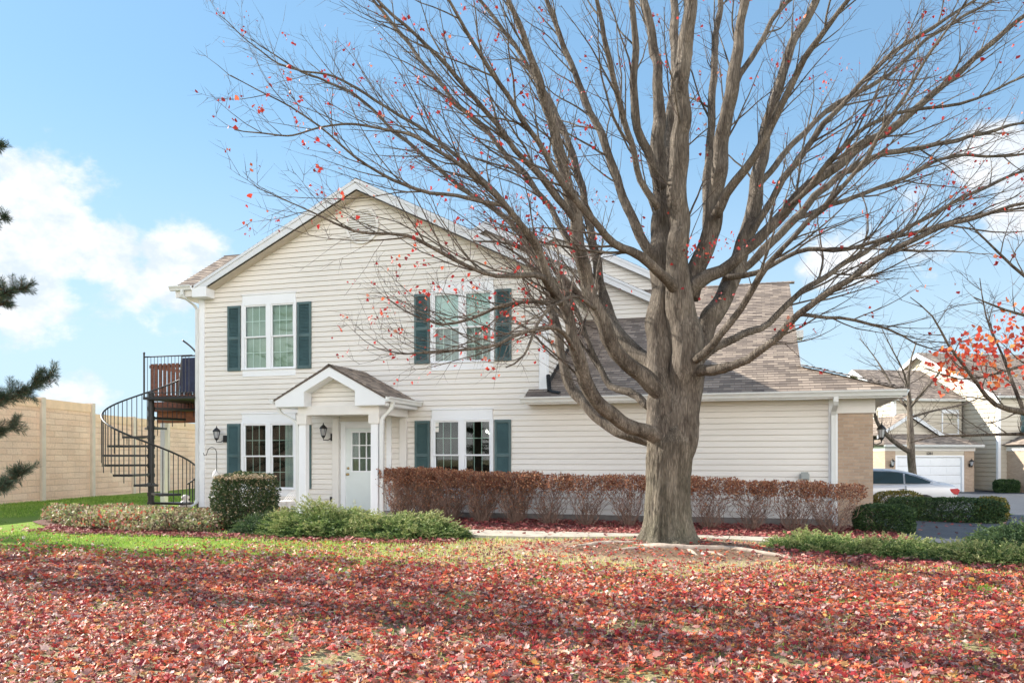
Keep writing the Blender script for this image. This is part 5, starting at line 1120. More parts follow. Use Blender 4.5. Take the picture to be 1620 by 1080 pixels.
# big stems (x, y, radius px, depth offset)
STEM = [
 [(1056, 770, 20, .05), (1050, 722, 26, .0), (1043, 670, 29, .0), (1044, 620, 26, .05), (1045, 560, 23, .12), (1047, 480, 22, .15), (1045, 400, 18, .2), (1046, 300, 15, .3), (1041, 200, 12, .4), (1040, 120, 10, .5), (1030, 50, 9, .6), (1012, -40, 7.5, .7), (990, -200, 5, .8), (975, -330, 2.5, .8)],
 [(1066, 790, 17, .0), (1070, 738, 25, -.02), (1079, 690, 31, -.05), (1084, 620, 31, -.05), (1084, 560, 29, -.08), (1082, 500, 27, -.1), (1077, 450, 22, -.15), (1073, 400, 18, -.2), (1075, 300, 17, -.3), (1078, 200, 15, -.4), (1080, 100, 14, -.5), (1092, 0, 12, -.6), (1100, -120, 8, -.7), (1105, -280, 4, -.8), (1105, -400, 2, -.8)],
 [(1092, 470, 18, .1), (1108, 410, 17, .1), (1130, 340, 15, 0), (1142, 240, 13.5, -.1), (1157, 150, 12, -.2), (1172, 50, 10, -.3), (1190, -60, 8, -.4), (1215, -220, 4, -.5), (1225, -330, 2, -.5)],
 [(1092, 590, 18, .3), (1112, 530, 18, .4), (1145, 465, 17, .6), (1172, 400, 14, .8), (1195, 300, 12.5, 1.0), (1212, 210, 11, 1.2), (1235, 120, 9.5, 1.4), (1285, 10, 8, 1.6), (1330, -100, 5, 1.8), (1365, -230, 2.5, 2)],
 [(1062, 450, 14, .6), (1060, 380, 12, 1.0), (1056, 280, 11, 1.3), (1062, 180, 10, 1.5), (1070, 80, 9, 1.8), (1060, -40, 7, 2), (1050, -180, 4, 2.2)],
 [(1120, 380, 9, .5), (1118, 300, 9, .9), (1125, 200, 8, 1.2), (1128, 100, 7.5, 1.5), (1140, 0, 6, 1.8), (1150, -130, 3.5, 2)],
 [(1050, 300, 9, .2), (1015, 220, 9, .1), (1003, 130, 8, 0), (1004, 40, 7, -.1), (990, -60, 5, -.2), (975, -180, 3, -.3)]]
LEFT = [
 [(1068, 722, 13, 0), (1047, 698, 14.5, -.08), (1015, 680, 13.5, -.35), (973, 661, 12.5, -.6), (936, 619, 12.5, -.9), (912, 560, 12, -1.1), (903, 513, 11, -1.2), (888, 475, 10, -1.3), (866, 430, 9, -1.5), (848, 383, 7.5, -1.7), (800, 325, 6.5, -2.0), (740, 270, 5, -2.3), (660, 222, 4, -2.6), (560, 195, 3, -2.9), (455, 215, 2, -3.1), (370, 205, 1, -3.2)],
 [(1066, 718, 13, 0), (1042, 700, 16, .15), (1003, 690, 14, .4), (960, 668, 11.5, .7), (915, 630, 10.5, 1.0), (893, 580, 10, 1.2), (880, 520, 9, 1.4), (866, 455, 8, 1.6), (842, 395, 7, 1.8), (800, 345, 6, 2.1), (735, 300, 5, 2.4), (650, 230, 4, 2.7), (560, 150, 3, 3.0), (470, 110, 2, 3.2), (395, 60, 1.1, 3.3)],
 [(1074, 668, 14, 0), (1048, 632, 16, -.05), (1022, 598, 15.5, -.2), (988, 572, 14, -.3), (962, 535, 13, -.4), (942, 490, 12.5, -.5), (926, 430, 12.5, -.6), (912, 360, 12, -.7), (898, 290, 11, -.8), (880, 215, 10, -.9), (856, 140, 8.5, -1.1), (828, 60, 7, -1.3), (795, -30, 5, -1.5), (760, -130, 2.5, -1.7)],
 [(1070, 620, 12, .1), (1044, 594, 15, .4), (1012, 560, 14, .7), (975, 525, 13, 1.0), (955, 470, 10, 1.3), (940, 400, 9, 1.5), (925, 320, 8, 1.8), (905, 240, 7, 2.0), (868, 160, 6, 2.3), (820, 80, 5, 2.6), (760, 0, 4, 2.9), (700, -80, 2, 3.1)],
 [(1084, 470, 9, -.05), (1066, 448, 11, -.33), (1040, 425, 10.5, -.7), (1000, 400, 9, -.9), (960, 372, 8, -1.2), (925, 335, 7.5, -1.4), (890, 290, 7, -1.7), (850, 225, 6, -2.0), (800, 150, 5.5, -2.3), (750, 70, 4.5, -2.6), (700, -10, 3.5, -2.9), (650, -90, 2, -3.1)],
 [(1048, 425, 9, .15), (1034, 402, 10, .1), (1012, 372, 10, .1), (985, 310, 9, .2), (962, 235, 8, .3), (928, 160, 7, .4), (890, 70, 6, .5), (862, -10, 5, .6), (830, -110, 2.5, .6)],
 [(1042, 330, 8, -.2), (1012, 285, 7, -.3), (992, 205, 6.5, -.5), (968, 120, 6, -.7), (948, 20, 5, -.9), (930, -80, 3, -1)],
 [(880, 470, 8, -1.3), (862, 440, 7, -1.7), (830, 437, 5.5, -2.0), (763, 430, 5, -2.3), (700, 398, 4.5, -2.6), (643, 372, 4, -2.8), (560, 366, 3, -3.0), (500, 340, 2, -3.2), (420, 300, 1, -3.3)],
 [(912, 360, 8, -.7), (870, 300, 7, -1.0), (815, 235, 6, -1.3), (755, 160, 5.5, -1.5), (690, 85, 4.5, -1.8), (610, 10, 3.5, -2), (540, -60, 2, -2.2)],
 [(866, 430, 6, 1.6), (815, 340, 5.5, 1.8), (745, 268, 5, 2.0), (680, 215, 4, 2.2), (600, 160, 3.3, 2.5), (520, 118, 2.6, 2.7), (440, 100, 1.8, 2.9), (345, 25, .9, 3.1)],
 [(800, 325, 5, -2.0), (742, 312, 4.4, -2.2), (660, 300, 3.8, -2.4), (585, 262, 3.2, -2.6), (520, 210, 2.5, -2.8), (440, 160, 1.8, -3), (365, 120, .9, -3.2)],
 [(926, 430, 8, -.6), (880, 345, 6.5, -.2), (830, 275, 6, 0), (770, 210, 5.5, .2), (700, 140, 4.5, .5), (640, 60, 4, .8), (580, -10, 3, 1)],
 [(912, 560, 6, -1.1), (880, 520, 5, -1.6), (830, 528, 4.5, -1.9), (770, 548, 4, -2.1), (700, 556, 3, -2.3), (640, 560, 2, -2.4), (590, 548, 1, -2.5)],
 [(903, 513, 6, -1.2), (860, 480, 5, -1.0), (800, 482, 4.2, -.8), (745, 505, 3.4, -.6), (700, 514, 3, -.5), (655, 500, 2, -.4), (610, 470, 1, -.3)],
 [(942, 490, 5, -.5), (905, 470, 4, -1.2), (860, 500, 3.6, -1.6), (830, 560, 2.8, -1.9), (800, 580, 1.6, -2.1)],
 [(1030, 640, 9, .8), (995, 622, 8, 1.2), (965, 612, 7, 1.5), (948, 580, 6, 1.7), (930, 530, 5.5, 1.9), (905, 480, 5, 2.1), (870, 420, 4, 2.4), (815, 390, 3, 2.6), (750, 380, 2, 2.8)]]
RIGHT = [
 [(1076, 606, 9, 0), (1097, 592, 12, -.12), (1112, 585, 11, -.4), (1165, 578, 8.5, -.8), (1218, 545, 8, -1.1), (1262, 498, 7.5, -1.4), (1320, 458, 7, -1.7), (1372, 425, 6.5, -1.9), (1430, 385, 6, -2.2), (1510, 352, 5, -2.5), (1600, 325, 4, -2.8), (1700, 300, 2.5, -3), (1790, 260, 1.2, -3.1)],
 [(1096, 580, 11, 0), (1120, 556, 9, .1), (1160, 535, 8, .2), (1218, 508, 7, .4), (1262, 470, 6.5, .5), (1330, 420, 6, .7), (1420, 370, 5, 1.0), (1530, 310, 4, 1.3), (1640, 265, 3, 1.6), (1760, 240, 1.5, 1.8)],
 [(1100, 570, 9, -.4), (1128, 545, 8, -.6), (1170, 490, 7.5, -.9), (1205, 435, 7, -1.2), (1235, 395, 6, -1.4), (1285, 345, 5.5, -1.6), (1345, 285, 5, -1.9), (1400, 200, 4.5, -2.2), (1450, 120, 3.6, -2.5), (1510, 30, 2.8, -2.7), (1570, -60, 1.5, -2.9)],
 [(1086, 470, 11, 0), (1108, 447, 14, -.08), (1140, 428, 12, -.1), (1175, 400, 11, -.2), (1225, 350, 10.5, -.3), (1293, 285, 10, -.4), (1356, 237, 9.5, -.5), (1422, 194, 8.5, -.6), (1490, 136, 7, -.7), (1563, 74, 6, -.8), (1640, 10, 4, -.9), (1720, -60, 2, -1)],
 [(1150, 455, 9, .7), (1200, 405, 8.5, 1.0), (1260, 345, 8, 1.3), (1330, 275, 7, 1.6), (1400, 245, 6, 1.8), (1500, 225, 5, 2.1), (1600, 200, 3.5, 2.4), (1700, 180, 2, 2.6)],
 [(1130, 340, 10, -.2), (1165, 285, 9, -.5), (1205, 225, 8, -.8), (1240, 160, 7.5, -1.1), (1275, 90, 6.5, -1.4), (1330, 20, 5.5, -1.7), (1380, -50, 4, -2), (1440, -150, 2, -2.2)],
 [(1176, 390, 8, .8), (1230, 300, 7.5, .6), (1290, 215, 6.5, .4), (1345, 150, 5.5, .2), (1400, 95, 5, 0), (1480, 40, 4, -.2), (1570, -20, 2.5, -.4)],
 [(1145, 440, 7, .2), (1195, 430, 6, 0), (1260, 400, 5.5, -.3), (1340, 392, 4.5, -.6), (1440, 372, 4, -.9), (1520, 345, 3.4, -1.2), (1620, 330, 2.5, -1.4), (1720, 300, 1.2, -1.6)],
 [(1260, 345, 6, 1.3), (1330, 320, 5, 1.6), (1410, 290, 4.5, 1.9), (1500, 250, 3.8, 2.2), (1600, 245, 3, 2.5), (1700, 230, 1.5, 2.7)],
 [(1195, 300, 7, 1), (1245, 240, 6.5, 1.3), (1310, 175, 5.5, 1.6), (1390, 130, 4.8, 1.9), (1470, 60, 4, 2.2), (1560, 5, 3, 2.4), (1640, -50, 1.5, 2.6)],
 [(1157, 150, 7, -.2), (1195, 80, 6, .1), (1240, 10, 5, .3), (1290, -70, 3.5, .5), (1330, -160, 2, .6)],
 [(1225, 350, 6, -.3), (1270, 310, 5.5, -.8), (1330, 235, 5, -1.3), (1420, 180, 4.2, -1.7), (1520, 165, 3.4, -2), (1620, 120, 2.6, -2.3), (1700, 90, 1.4, -2.5)],
 [(1262, 498, 5, -1.4), (1330, 505, 4, -1.7), (1400, 520, 3, -1.9), (1450, 545, 2, -2), (1500, 560, 1, -2.1)]]
nseg = 0
for grp, spacing, lens, bias in ((STEM, .42, (.9, 2.0), None), (LEFT, .22, (.6, 2.3), Vector((-.5, -.1, .35))), (RIGHT, .26, (.6, 2.1), Vector((.5, 0, .3)))):
    for rows in grp:
        path = spline(K(*rows), .07 if rows[0][2] > 12 else .16); path = [(p, r) for p, r in path]; mb = MB(); big = rows[0][2] > 12
        pts = [p + Vector((noise.noise(p * 2.1), noise.noise(p * 2.1 + Vector((7, 0, 0))), noise.noise(p * 2.1 + Vector((0, 9, 0))))) * min(.07, .035 + r * .3) for p, r in path]
        rad = [r * (1 + .12 * noise.noise(p * 3.3 + Vector((3, 3, 3))) + .22 * max(0, noise.noise(p * 6.1 + Vector((9, 1, 4))) - .28)) for p, r in path]
        mb.tube(pts, rad, 40 if big else 14, ridge=.17 if big else .13)
        path = list(zip(pts, rad))
        limb_shoots(T, mb, path, spacing, lens, ang=(14, 42), bias=bias, start=.30 if grp is STEM else .22, sub=(.16, .26))
        mb.build('limb', M['bark2'], maple, smooth=True)
tag(T.twig.build('twigs', M['twig'], maple, smooth=True), kind='stuff')
print('maple twig verts', len(T.twig.v), 'tips', len(T.tips))
# leaves still hanging: clusters on some twig ends
rg = T.rg; P = []
for p in T.tips:
    f = .06 + (.07 if (p.z < 6.2 and p.x < -2.2) else 0)
    if rg.random() < f:
        for _ in range(rg.choice((1, 1, 2, 2, 3, 5))): P.append(p + Vector((rg.gauss(0, .045), rg.gauss(0, .045), rg.gauss(0, .04) - .03)))
for cx_, cy_, dz, nn, sx in ((1140, 385, -.9, 34, .26), (1105, 408, -.8, 16, .2), (1135, 468, -.9, 12, .16), (1255, 518, -1.5, 14, .14), (1250, 330, -.6, 10, .2), (1290, 295, -.5, 10, .16), (655, 415, -2.7, 12, .16), (930, 450, -1.2, 12, .4), (865, 520, -1.2, 20, .45), (1530, 315, -2, 6, .2)):
    c_ = atd(cx_, cy_, TD + dz)
    for _ in range(nn): P.append(c_ + Vector((rg.gauss(0, sx), rg.gauss(0, .12), rg.gauss(0, sx * .35))))
P = np.array([tuple(p) for p in P]); print('hanging leaves', len(P))
tag(maple_leaves('leaves', P, nr.uniform(.017, .038, len(P)), M['redleaf'], maple, coarse=True, tilt=(.5, 2.2)), kind='stuff')
# roots above the soil
for pts, r in (([(-1.75, -5.85), (-1.35, -6.1), (-.9, -6.12), (-.45, -6.0), (-.2, -5.85)], .05), ([(-.95, -6.08), (-.85, -6.35), (-.72, -6.6)], .035), ([(-.85, -6.2), (-.55, -6.35), (-.35, -6.5)], .028), ([(-1.35, -6.1), (-1.75, -6.3), (-2.1, -6.35)], .03), ([(-1.7, -5.6), (-2.3, -5.75), (-2.9, -6.0)], .045), ([(-.8, -5.75), (-.2, -6.0), (.4, -6.3), (.8, -6.6)], .04)):
    kn_ = [(Vector((x, y, gzf(x, y) + (.008 if 0 < i < len(pts) - 1 else -.05))), 1.1 * r * (1 - .5 * i / len(pts))) for i, (x, y) in enumerate(pts)]
    pth = spline(kn_, .08); mb = MB(); mb.tube([p + Vector((0, 0, .015 * noise.noise(p * 6))) for p, _ in pth], [q for _, q in pth], 8); mb.build('root', M['root'], maple, smooth=True)

# ---- small tree at the right edge with orange-red leaves
rt = empty('ornamental_tree', tuple(atd(1790, 850, 9.6).xy) + (0,), 'tree leaning in from the right edge with a spray of orange-red leaves', 'tree')
T2 = Tree(5); base = 9.6
mb = MB(); pth = spline(K((1800, 905, 15, 0), (1795, 800, 12, 0), (1785, 720, 11, 0), (1770, 640, 9, 0), (1750, 520, 7, .2), (1730, 400, 5, .3), (1700, 250, 2.5, .4), base=base)); mb.tube([p for p, _ in pth], [r for _, r in pth], 14); mb.build('trunk', M['bark'], rt, smooth=True)
for rows in ([(1785, 700, 9, 0), (1700, 668, 8, -.1), (1620, 652, 7, -.2), (1575, 640, 5.5, -.3), (1550, 612, 4.5, -.35), (1530, 585, 4, -.4), (1500, 545, 3, -.5), (1475, 500, 2, -.6), (1440, 470, 1, -.7)],
             [(1780, 690, 7, .3), (1700, 685, 5, .5), (1620, 686, 4, .6), (1540, 688, 3, .7), (1480, 690, 2, .8), (1440, 700, 1, .9)],
             [(1770, 620, 7, .2), (1700, 590, 5, .2), (1640, 575, 4, .1), (1580, 590, 3, 0), (1520, 600, 2, -.1), (1460, 580, 1, -.2)],
             [(1750, 520, 6, -.2), (1680, 470, 5, -.3), (1625, 440, 4, -.4), (1580, 400, 3, -.5), (1530, 350, 1.5, -.6)],
             [(1760, 560, 6, -.4), (1690, 530, 5, -.6), (1640, 505, 4, -.7), (1590, 490, 3, -.8), (1540, 470, 1.5, -.9)],
             [(1620, 652, 5, -.2), (1600, 600, 4, 0), (1585, 560, 3, .2), (1560, 500, 2, .4), (1550, 440, 1, .5)]):
    pth = spline(K(*rows, base=base)); mb = MB(); mb.tube([p for p, _ in pth], [r for _, r in pth], 8); limb_shoots(T2, mb, pth, .22, (.3, .8), ang=(30, 65), start=.2, bias=Vector((-.3, 0, .3)), sub=(.08, .15)); mb.build('limb', M['bark2'], rt, smooth=True)
tag(T2.twig.build('twigs', M['twig'], rt), kind='stuff'); rg = T2.rg; P = []
for cx_, cy_, sx, sy, nn in ((1545, 560, 38, 22, 95), (1590, 545, 30, 25, 40), (1500, 575, 28, 18, 32), (1605, 500, 22, 18, 26), (1575, 605, 30, 14, 24), (1500, 605, 25, 14, 12), (1640, 560, 30, 40, 60), (1700, 500, 40, 60, 80)):
    for _ in range(int(nn * 1.25)): P.append(tuple(atd(rg.gauss(cx_, sx * .8), rg.gauss(cy_, sy * .8), base + rg.uniform(-.7, .4))))
tag(maple_leaves('leaves', np.array(P), nr.uniform(.026, .046, len(P)), M['orangeleaf'], rt, coarse=True, tilt=(.6, 1.9), curl=(0, .5)), kind='stuff')

# ---- young bare tree by the driveway in the background
bt = empty('young_tree', tuple(atd(1443, 790, 27).xy) + (-.3,), 'young bare tree with a low limb leaning left, beyond the silver car', 'tree')
T3 = Tree(9); base = 27
mb = MB(); pth = spline(K((1446, 800, 8.5, 0), (1445, 760, 8, 0), (1442, 730, 8, 0), (1441, 700, 7.5, 0), (1440, 670, 6.5, 0), (1439, 640, 5.5, 0), (1437, 610, 4, 0), (1440, 575, 2.5, 0), (1450, 540, 1.2, 0), base=base)); mb.tube([p for p, _ in pth], [r for _, r in pth], 12); limb_shoots(T3, mb, pth, .28, (.8, 2.0), ang=(35, 65), start=.42, sub=(.14, .24)); mb.build('trunk', M['bark'], bt, smooth=True)
for rows in ([(1442, 716, 6, 0), (1425, 706, 5.5, -.1), (1405, 690, 5, -.3), (1390, 672, 4.5, -.4), (1384, 655, 3.5, -.5), (1388, 640, 3, -.6), (1410, 630, 2, -.7), (1425, 615, 1, -.8)],
             [(1439, 650, 4, 0), (1420, 625, 3, .4), (1400, 590, 2.3, .8), (1380, 560, 1.4, 1.2), (1360, 535, .8, 1.5)],
             [(1439, 645, 4, 0), (1460, 620, 3, -.4), (1485, 590, 2.3, -.8), (1500, 560, 1.4, -1)],
             [(1440, 660, 3.5, 0), (1475, 650, 2.6, .4), (1520, 640, 2, .8), (1560, 625, 1, 1.2)],
             [(1439, 630, 3, 0), (1430, 590, 2.3, -.8), (1410, 550, 1.5, -1.2), (1395, 520, .8, -1.4)]):
    pth = spline(K(*rows, base=base)); mb = MB(); mb.tube([p for p, _ in pth], [r for _, r in pth], 7); limb_shoots(T3, mb, pth, .25, (.5, 1.5), ang=(30, 60), start=.15, sub=(.14, .24)); mb.build('limb', M['bark2'], bt, smooth=True)
tag(T3.twig.build('twigs', M['twig'], bt), kind='stuff')

# ---- pines on the left, mostly outside the picture
def needles(P, D, n_per, ln, rg_):
    P = np.repeat(np.array(P), n_per, 0) + rg_.normal(0, .012, (len(P) * n_per, 3)); D = np.repeat(np.array(D), n_per, 0)
    dd = D * .75 + rg_.normal(0, .55, D.shape); return P, dd
def pine(name, label, x, y, h, rad, seed, whorls, low=.8, extra=(), dense=1.0, group=None):
    rg_ = random.Random(seed); nrg = np.random.default_rng(seed); root = empty(name, (x, y, 0), label, 'tree', group); mb = MB()
    mb.tube([(x, y, -.1), (x + .03, y, h * .3), (x, y + .05, h * .7), (x, y, h)], [.20, .16, .09, .02], 10); mb.build('trunk', M['pinebark'], root, smooth=True)
    br = MB(); P = []; D = []
    def bough(p, d, ln, r):
        pts = [Vector(p)]; d = Vector(d); n = max(4, int(ln / .22))
        for k in range(n): d = (d + Vector((rg_.gauss(0, .10), rg_.gauss(0, .10), rg_.gauss(0, .07) + (.05 if k > n * .6 else -.03)))).normalized(); pts.append(pts[-1] + d * ln / n)
        br.tube(pts, [r * (1 - .75 * k / n) for k in range(n + 1)], 5, cap=False)
        for k in range(max(1, int(n * .3)), n):
            for sgn in (-1, 1):
                dd = (pts[k + 1] - pts[k]).normalized(); sd = dd.cross(Vector((0, 0, 1))).normalized() * sgn; e = (dd + sd * rg_.uniform(.5, 1.1) + Vector((0, 0, rg_.uniform(-.1, .35)))).normalized(); l2 = rg_.uniform(.18, .5) * (1.15 - k / n) + .08
                q = pts[k] + e * l2; br.tube([pts[k], q], [.007, .004], 3, cap=False)
                m = max(2, int(l2 / .035))
                for j in range(m): P.append(tuple(pts[k].lerp(q, .25 + .75 * j / m))); D.append(tuple((e + Vector((0, 0, .15))).normalized()))
        for j in range(8): P.append(tuple(pts[-2].lerp(pts[-1], j / 7))); D.append(tuple(d))
    for i in range(whorls):
        z = h * (low / h + (1 - low / h) * (i / whorls) ** .9); rr = rad * (1 - (z - low) / (h - low)) ** .75 + .15
        for k in range(6):
            a = rg_.uniform(0, 6.283); bough((x, y, z), (math.cos(a), math.sin(a), rg_.uniform(-.12, .22)), rr * rg_.uniform(.7, 1.08), .02 + rr * .012)
    nb = len(P)
    for p, d, ln in extra: bough(p, d, ln, .028)
    br.build('branches', M['pinebark'], root)
    A, B = needles(P[:nb], D[:nb], int(9 * dense), .09, nrg)
    if extra: A2_, B2_ = needles(P[nb:], D[nb:], 26, .09, nrg); A = np.concatenate([A, A2_]); B = np.concatenate([B, B2_])
    o = small_leaves('needles', A, B, nrg.uniform(.06, .10, len(A)), .032, M['needle'], root, spread=.1); tag(o, kind='stuff'); print(name, len(A)); return root
ex = []
def clump(root, x0, y0, x1, y1, w_, dep, p0, seed):
    rg_ = random.Random(seed); nrg = np.random.default_rng(seed); A = atd(x0, y0, dep); B = atd(x1, y1, dep + .25); d0 = (B - A).normalized(); br = MB(); P = []; D = []
    br.tube([Vector(p0), A.lerp(Vector(p0), .3) + Vector((0, 0, -.05)), A, A.lerp(B, .5) + Vector((0, 0, -.03)), B], [.03, .024, .016, .011, .005], 6, cap=False)
    n = int((B - A).length / .013)
    for i in range(n):
        b = A.lerp(B, rg_.random()); off = Vector((rg_.gauss(0, 1), rg_.gauss(0, 1), rg_.gauss(0, .8))).normalized(); dd = (d0 * rg_.uniform(.2, 1.2) + off * .9 + Vector((0, 0, .25))).normalized(); ln = rg_.uniform(.35, 1.0) * w_ * 1.35
        e = b + dd * ln; br.tube([b, e], [.006, .003], 3, cap=False); m = max(3, int(ln / .016))
        for j in range(m): P.append(tuple(b.lerp(e, .15 + .85 * j / m))); D.append(tuple(dd))
    br.build('bough', M['pinebark'], root); P = np.repeat(np.array(P), 13, 0) + nrg.normal(0, .004, (len(P) * 13, 3)); D = np.repeat(np.array(D), 13, 0); R_ = nrg.normal(0, 1, D.shape); R_ -= (R_ * D).sum(1, keepdims=True) * D; R_ /= np.linalg.norm(R_, axis=1, keepdims=True)
    tag(small_leaves('needles', P, D * .62 + R_ * .75, nrg.uniform(.05, .085, len(P)), .026, M['needle'], root, spread=.1), kind='stuff')
def toward(p0, px, py, dep, up=.0):
    q = atd(px, py, dep); p0 = Vector(p0); d = q - p0; return (tuple(p0), tuple(d.normalized() + Vector((0, 0, up))), d.length)
px0, py0 = -9.9, -10.6
ex = ()
near_pine = pine('pine_tree', 'nearest pine at the left edge, its needled boughs reaching into the picture', px0, py0, 9.0, .62, 3, 13, 1.0, ex, 1.3)
for k_, (a0, b0, a1, b1, w_, dp, z_) in enumerate(((-40, 655, 84, 592, .17, 9.3, 2.0), (-40, 700, 26, 672, .15, 9.5, 1.8), (-30, 790, 44, 742, .12, 9.2, 1.2), (-40, 480, 46, 452, .15, 9.3, 3.0), (-60, 245, 4, 232, .08, 9.2, 4.9), (-60, 360, 6, 346, .09, 9.4, 4.0), (-60, 640, 10, 630, .16, 9.1, 2.2), (-30, 770, 12, 772, .09, 9.4, 1.2), (-60, 490, 20, 478, .13, 9.6, 3.0))):
    clump(near_pine, a0, b0, a1, b1, w_, dp, (px0, py0, z_), 300 + k_)
pine('pine_tree', 'tall pine outside the left edge, behind the nearest pine', -15.9, -8.5, 12, 2.5, 4, 17, 1.2, group=None)
pine('pine_tree', 'farthest pine outside the left edge near the sound wall', -20.3, -6.2, 10.5, 1.9, 6, 16, 1.0)

# ------------------------------------------------------------------ silver sedan
def sedan(x_tail, y, z0, label):
    L_ = 4.75; root = empty('parked_car', (x_tail - L_ / 2, y, z0), label, 'car'); X0 = x_tail - L_
    paint = mat('silver_paint', (.60, .60, .61), .35, metal=.15, coat=.5); gl = mat('car_glass', (.02, .035, .035), .06, coat=.3); rub = mat('tyre_rubber', (.02, .02, .02), .8); alloy = mat('alloy', (.45, .45, .46), .3, metal=1); red = mat('tail_lens', (.50, .02, .03), .2, coat=.6); blk = mat('car_trim_black', (.02, .02, .02), .5)
    # stations: t along car from nose 0 to tail 1: (x, belt z, roof z or None, half width at belt, sill z)
    S_ = [(0.0, .55, .72, .62), (.03, .68, .86, .45), (.12, .80, .89, .36), (.24, .90, .90, .30), (.31, .95, .90, .26), (.5, .98, .91, .25), (.7, 1.0, .91, .26), (.8, 1.02, .90, .28), (.9, 1.03, .87, .32), (.965, 1.0, .82, .36), (1.0, .86, .72, .42)]
    mb = MB(); v = []; n = 12
    for t, zb, hw, zs in S_:
        x = X0 + t * L_; ring = [(0, zb + .03), (hw * .6, zb + .025), (hw * .93, zb - .01), (hw, zb - .10), (hw * 1.01, (zb + zs) / 2), (hw * .985, zs + .06), (hw * .85, zs)]
        ring = ring + [(-a, b_) for a, b_ in ring[::-1][:-1]]; v += [(x, y + a, z0 + b_) for a, b_ in ring]
    m = 13; f = [(i * m + k, i * m + (k + 1) % m, (i + 1) * m + (k + 1) % m, (i + 1) * m + k) for i in range(len(S_) - 1) for k in range(m)] + [list(range(m))[::-1], list(range((len(S_) - 1) * m, len(S_) * m))]
    mb.add(v, f); body = mb.build('body', paint, root); sub = body.modifiers.new('s', 'SUBSURF'); sub.levels = sub.render_levels = 2; body.data.polygons.foreach_set('use_smooth', [True] * len(body.data.polygons))
    # greenhouse
    G = [(.245, .93, .70, .80), (.36, 1.30, .66, .80), (.46, 1.425, .62, .80), (.58, 1.445, .61, .80), (.70, 1.39, .61, .80), (.80, 1.24, .64, .78), (.895, 1.05, .70, .74)]
    mb = MB(); v = []
    for t, zr, hw, hb in G:
        x = X0 + t * L_; zb = .96; hr = hw if zr > 1.1 else hb * .95
        v += [(x, y - hb, z0 + zb - .03), (x, y - (hb * .25 + hr * .75), z0 + zb + (zr - zb) * .8), (x, y - hr * .8, z0 + zr - .01), (x, y, z0 + zr + .015), (x, y + hr * .8, z0 + zr - .01), (x, y + (hb * .25 + hr * .75), z0 + zb + (zr - zb) * .8), (x, y + hb, z0 + zb - .03)]
    m = 7; mb.add(v, [(i * m + k, i * m + k + 1, (i + 1) * m + k + 1, (i + 1) * m + k) for i in range(len(G) - 1) for k in range(m - 1)] + [list(range(7)), list(range((len(G) - 1) * m, len(G) * m))[::-1]])
    o = mb.build('roof', paint, root); sub = o.modifiers.new('s', 'SUBSURF'); sub.levels = sub.render_levels = 2; o.data.polygons.foreach_set('use_smooth', [True] * len(o.data.polygons))
    def side(poly, yy): return [(X0 + t * L_, yy(z), z0 + z) for t, z in poly]
    for sg in (-1, 1):
        yy = lambda z: y + sg * (.835 - (z - .95) * .36)
        for poly in ([(.31, 1.0), (.39, 1.24), (.47, 1.345), (.50, 1.355), (.50, 1.0)], [(.515, 1.0), (.515, 1.357), (.60, 1.35), (.66, 1.325), (.69, 1.30), (.69, 1.0)], [(.70, 1.01), (.70, 1.29), (.77, 1.20), (.84, 1.06), (.835, 1.02)]):
            a = side(poly, yy); b_ = [(p[0], p[1] - sg * .02, p[2]) for p in a]; k = len(a); mb = MB(); mb.add(a + b_, [list(range(k)), list(range(2 * k - 1, k - 1, -1))] + [(i, i + k, (i + 1) % k + k, (i + 1) % k) for i in range(k)]); mb.build('side_window', gl, root)
        ch_ = MB(); pth = [(.30, .985), (.385, 1.25), (.47, 1.368), (.58, 1.378), (.68, 1.325), (.77, 1.222), (.85, 1.06), (.845, .995)]; ch_.tube([(X0 + t * L_, yy(z) , z0 + z) for t, z in pth], .011, 6); ch_.build('window_trim', alloy, root)
        for t in (.47, .66): h_ = MB(); h_.tube([(X0 + t * L_, y + sg * .915, z0 + .84), (X0 + (t + .02) * L_, y + sg * .94, z0 + .85), (X0 + (t + .045) * L_, y + sg * .915, z0 + .845)], .014, 6); h_.build('door_handle', alloy, root)
        for t in (.505, .70): h_ = MB(); h_.box(X0 + t * L_ - .003, X0 + t * L_ + .003, y + sg * .9 - .022, y + sg * .9 + .022, z0 + .38, z0 + .95); h_.build('door_gap', blk, root)
        tl = MB(); tl.prism_y([(X0 + .925 * L_, z0 + .86), (X0 + .985 * L_, z0 + .88), (X0 + .998 * L_, z0 + .83), (X0 + .985 * L_, z0 + .70), (X0 + .965 * L_, z0 + .72)], min(y + sg * .60, y + sg * .83), max(y + sg * .60, y + sg * .83)); bevel(tl.build('tail_light', red, root), .01, 2)
        for t in (.17, .80):
            wx = X0 + t * L_; wy = y + sg * .80; w_ = MB(); prof = [(.31, -.10), (.335, -.07), (.335, .07), (.31, .10), (.22, .10), (.21, .06)]; vs = []; n = 24
            for r_, o_ in prof:
                for j in range(n): a = 2 * math.pi * j / n; vs.append((wx + r_ * math.cos(a), wy + sg * o_, z0 + .33 + r_ * math.sin(a)))
            w_.add(vs, [(i * n + j, i * n + (j + 1) % n, (i + 1) * n + (j + 1) % n, (i + 1) * n + j) for i in range(len(prof) - 1) for j in range(n)]); wo_ = w_.build('wheel', rub, root, smooth=True)
            rm = MB(); 
            for j in range(9): a = 2 * math.pi * j / 9; rm.tube([(wx, wy + sg * .09, z0 + .33), (wx + .21 * math.cos(a), wy + sg * .08, z0 + .33 + .21 * math.sin(a))], .022, 5)
            rm.build('rim', alloy, wo_)
            ar = MB(); vs = []; 
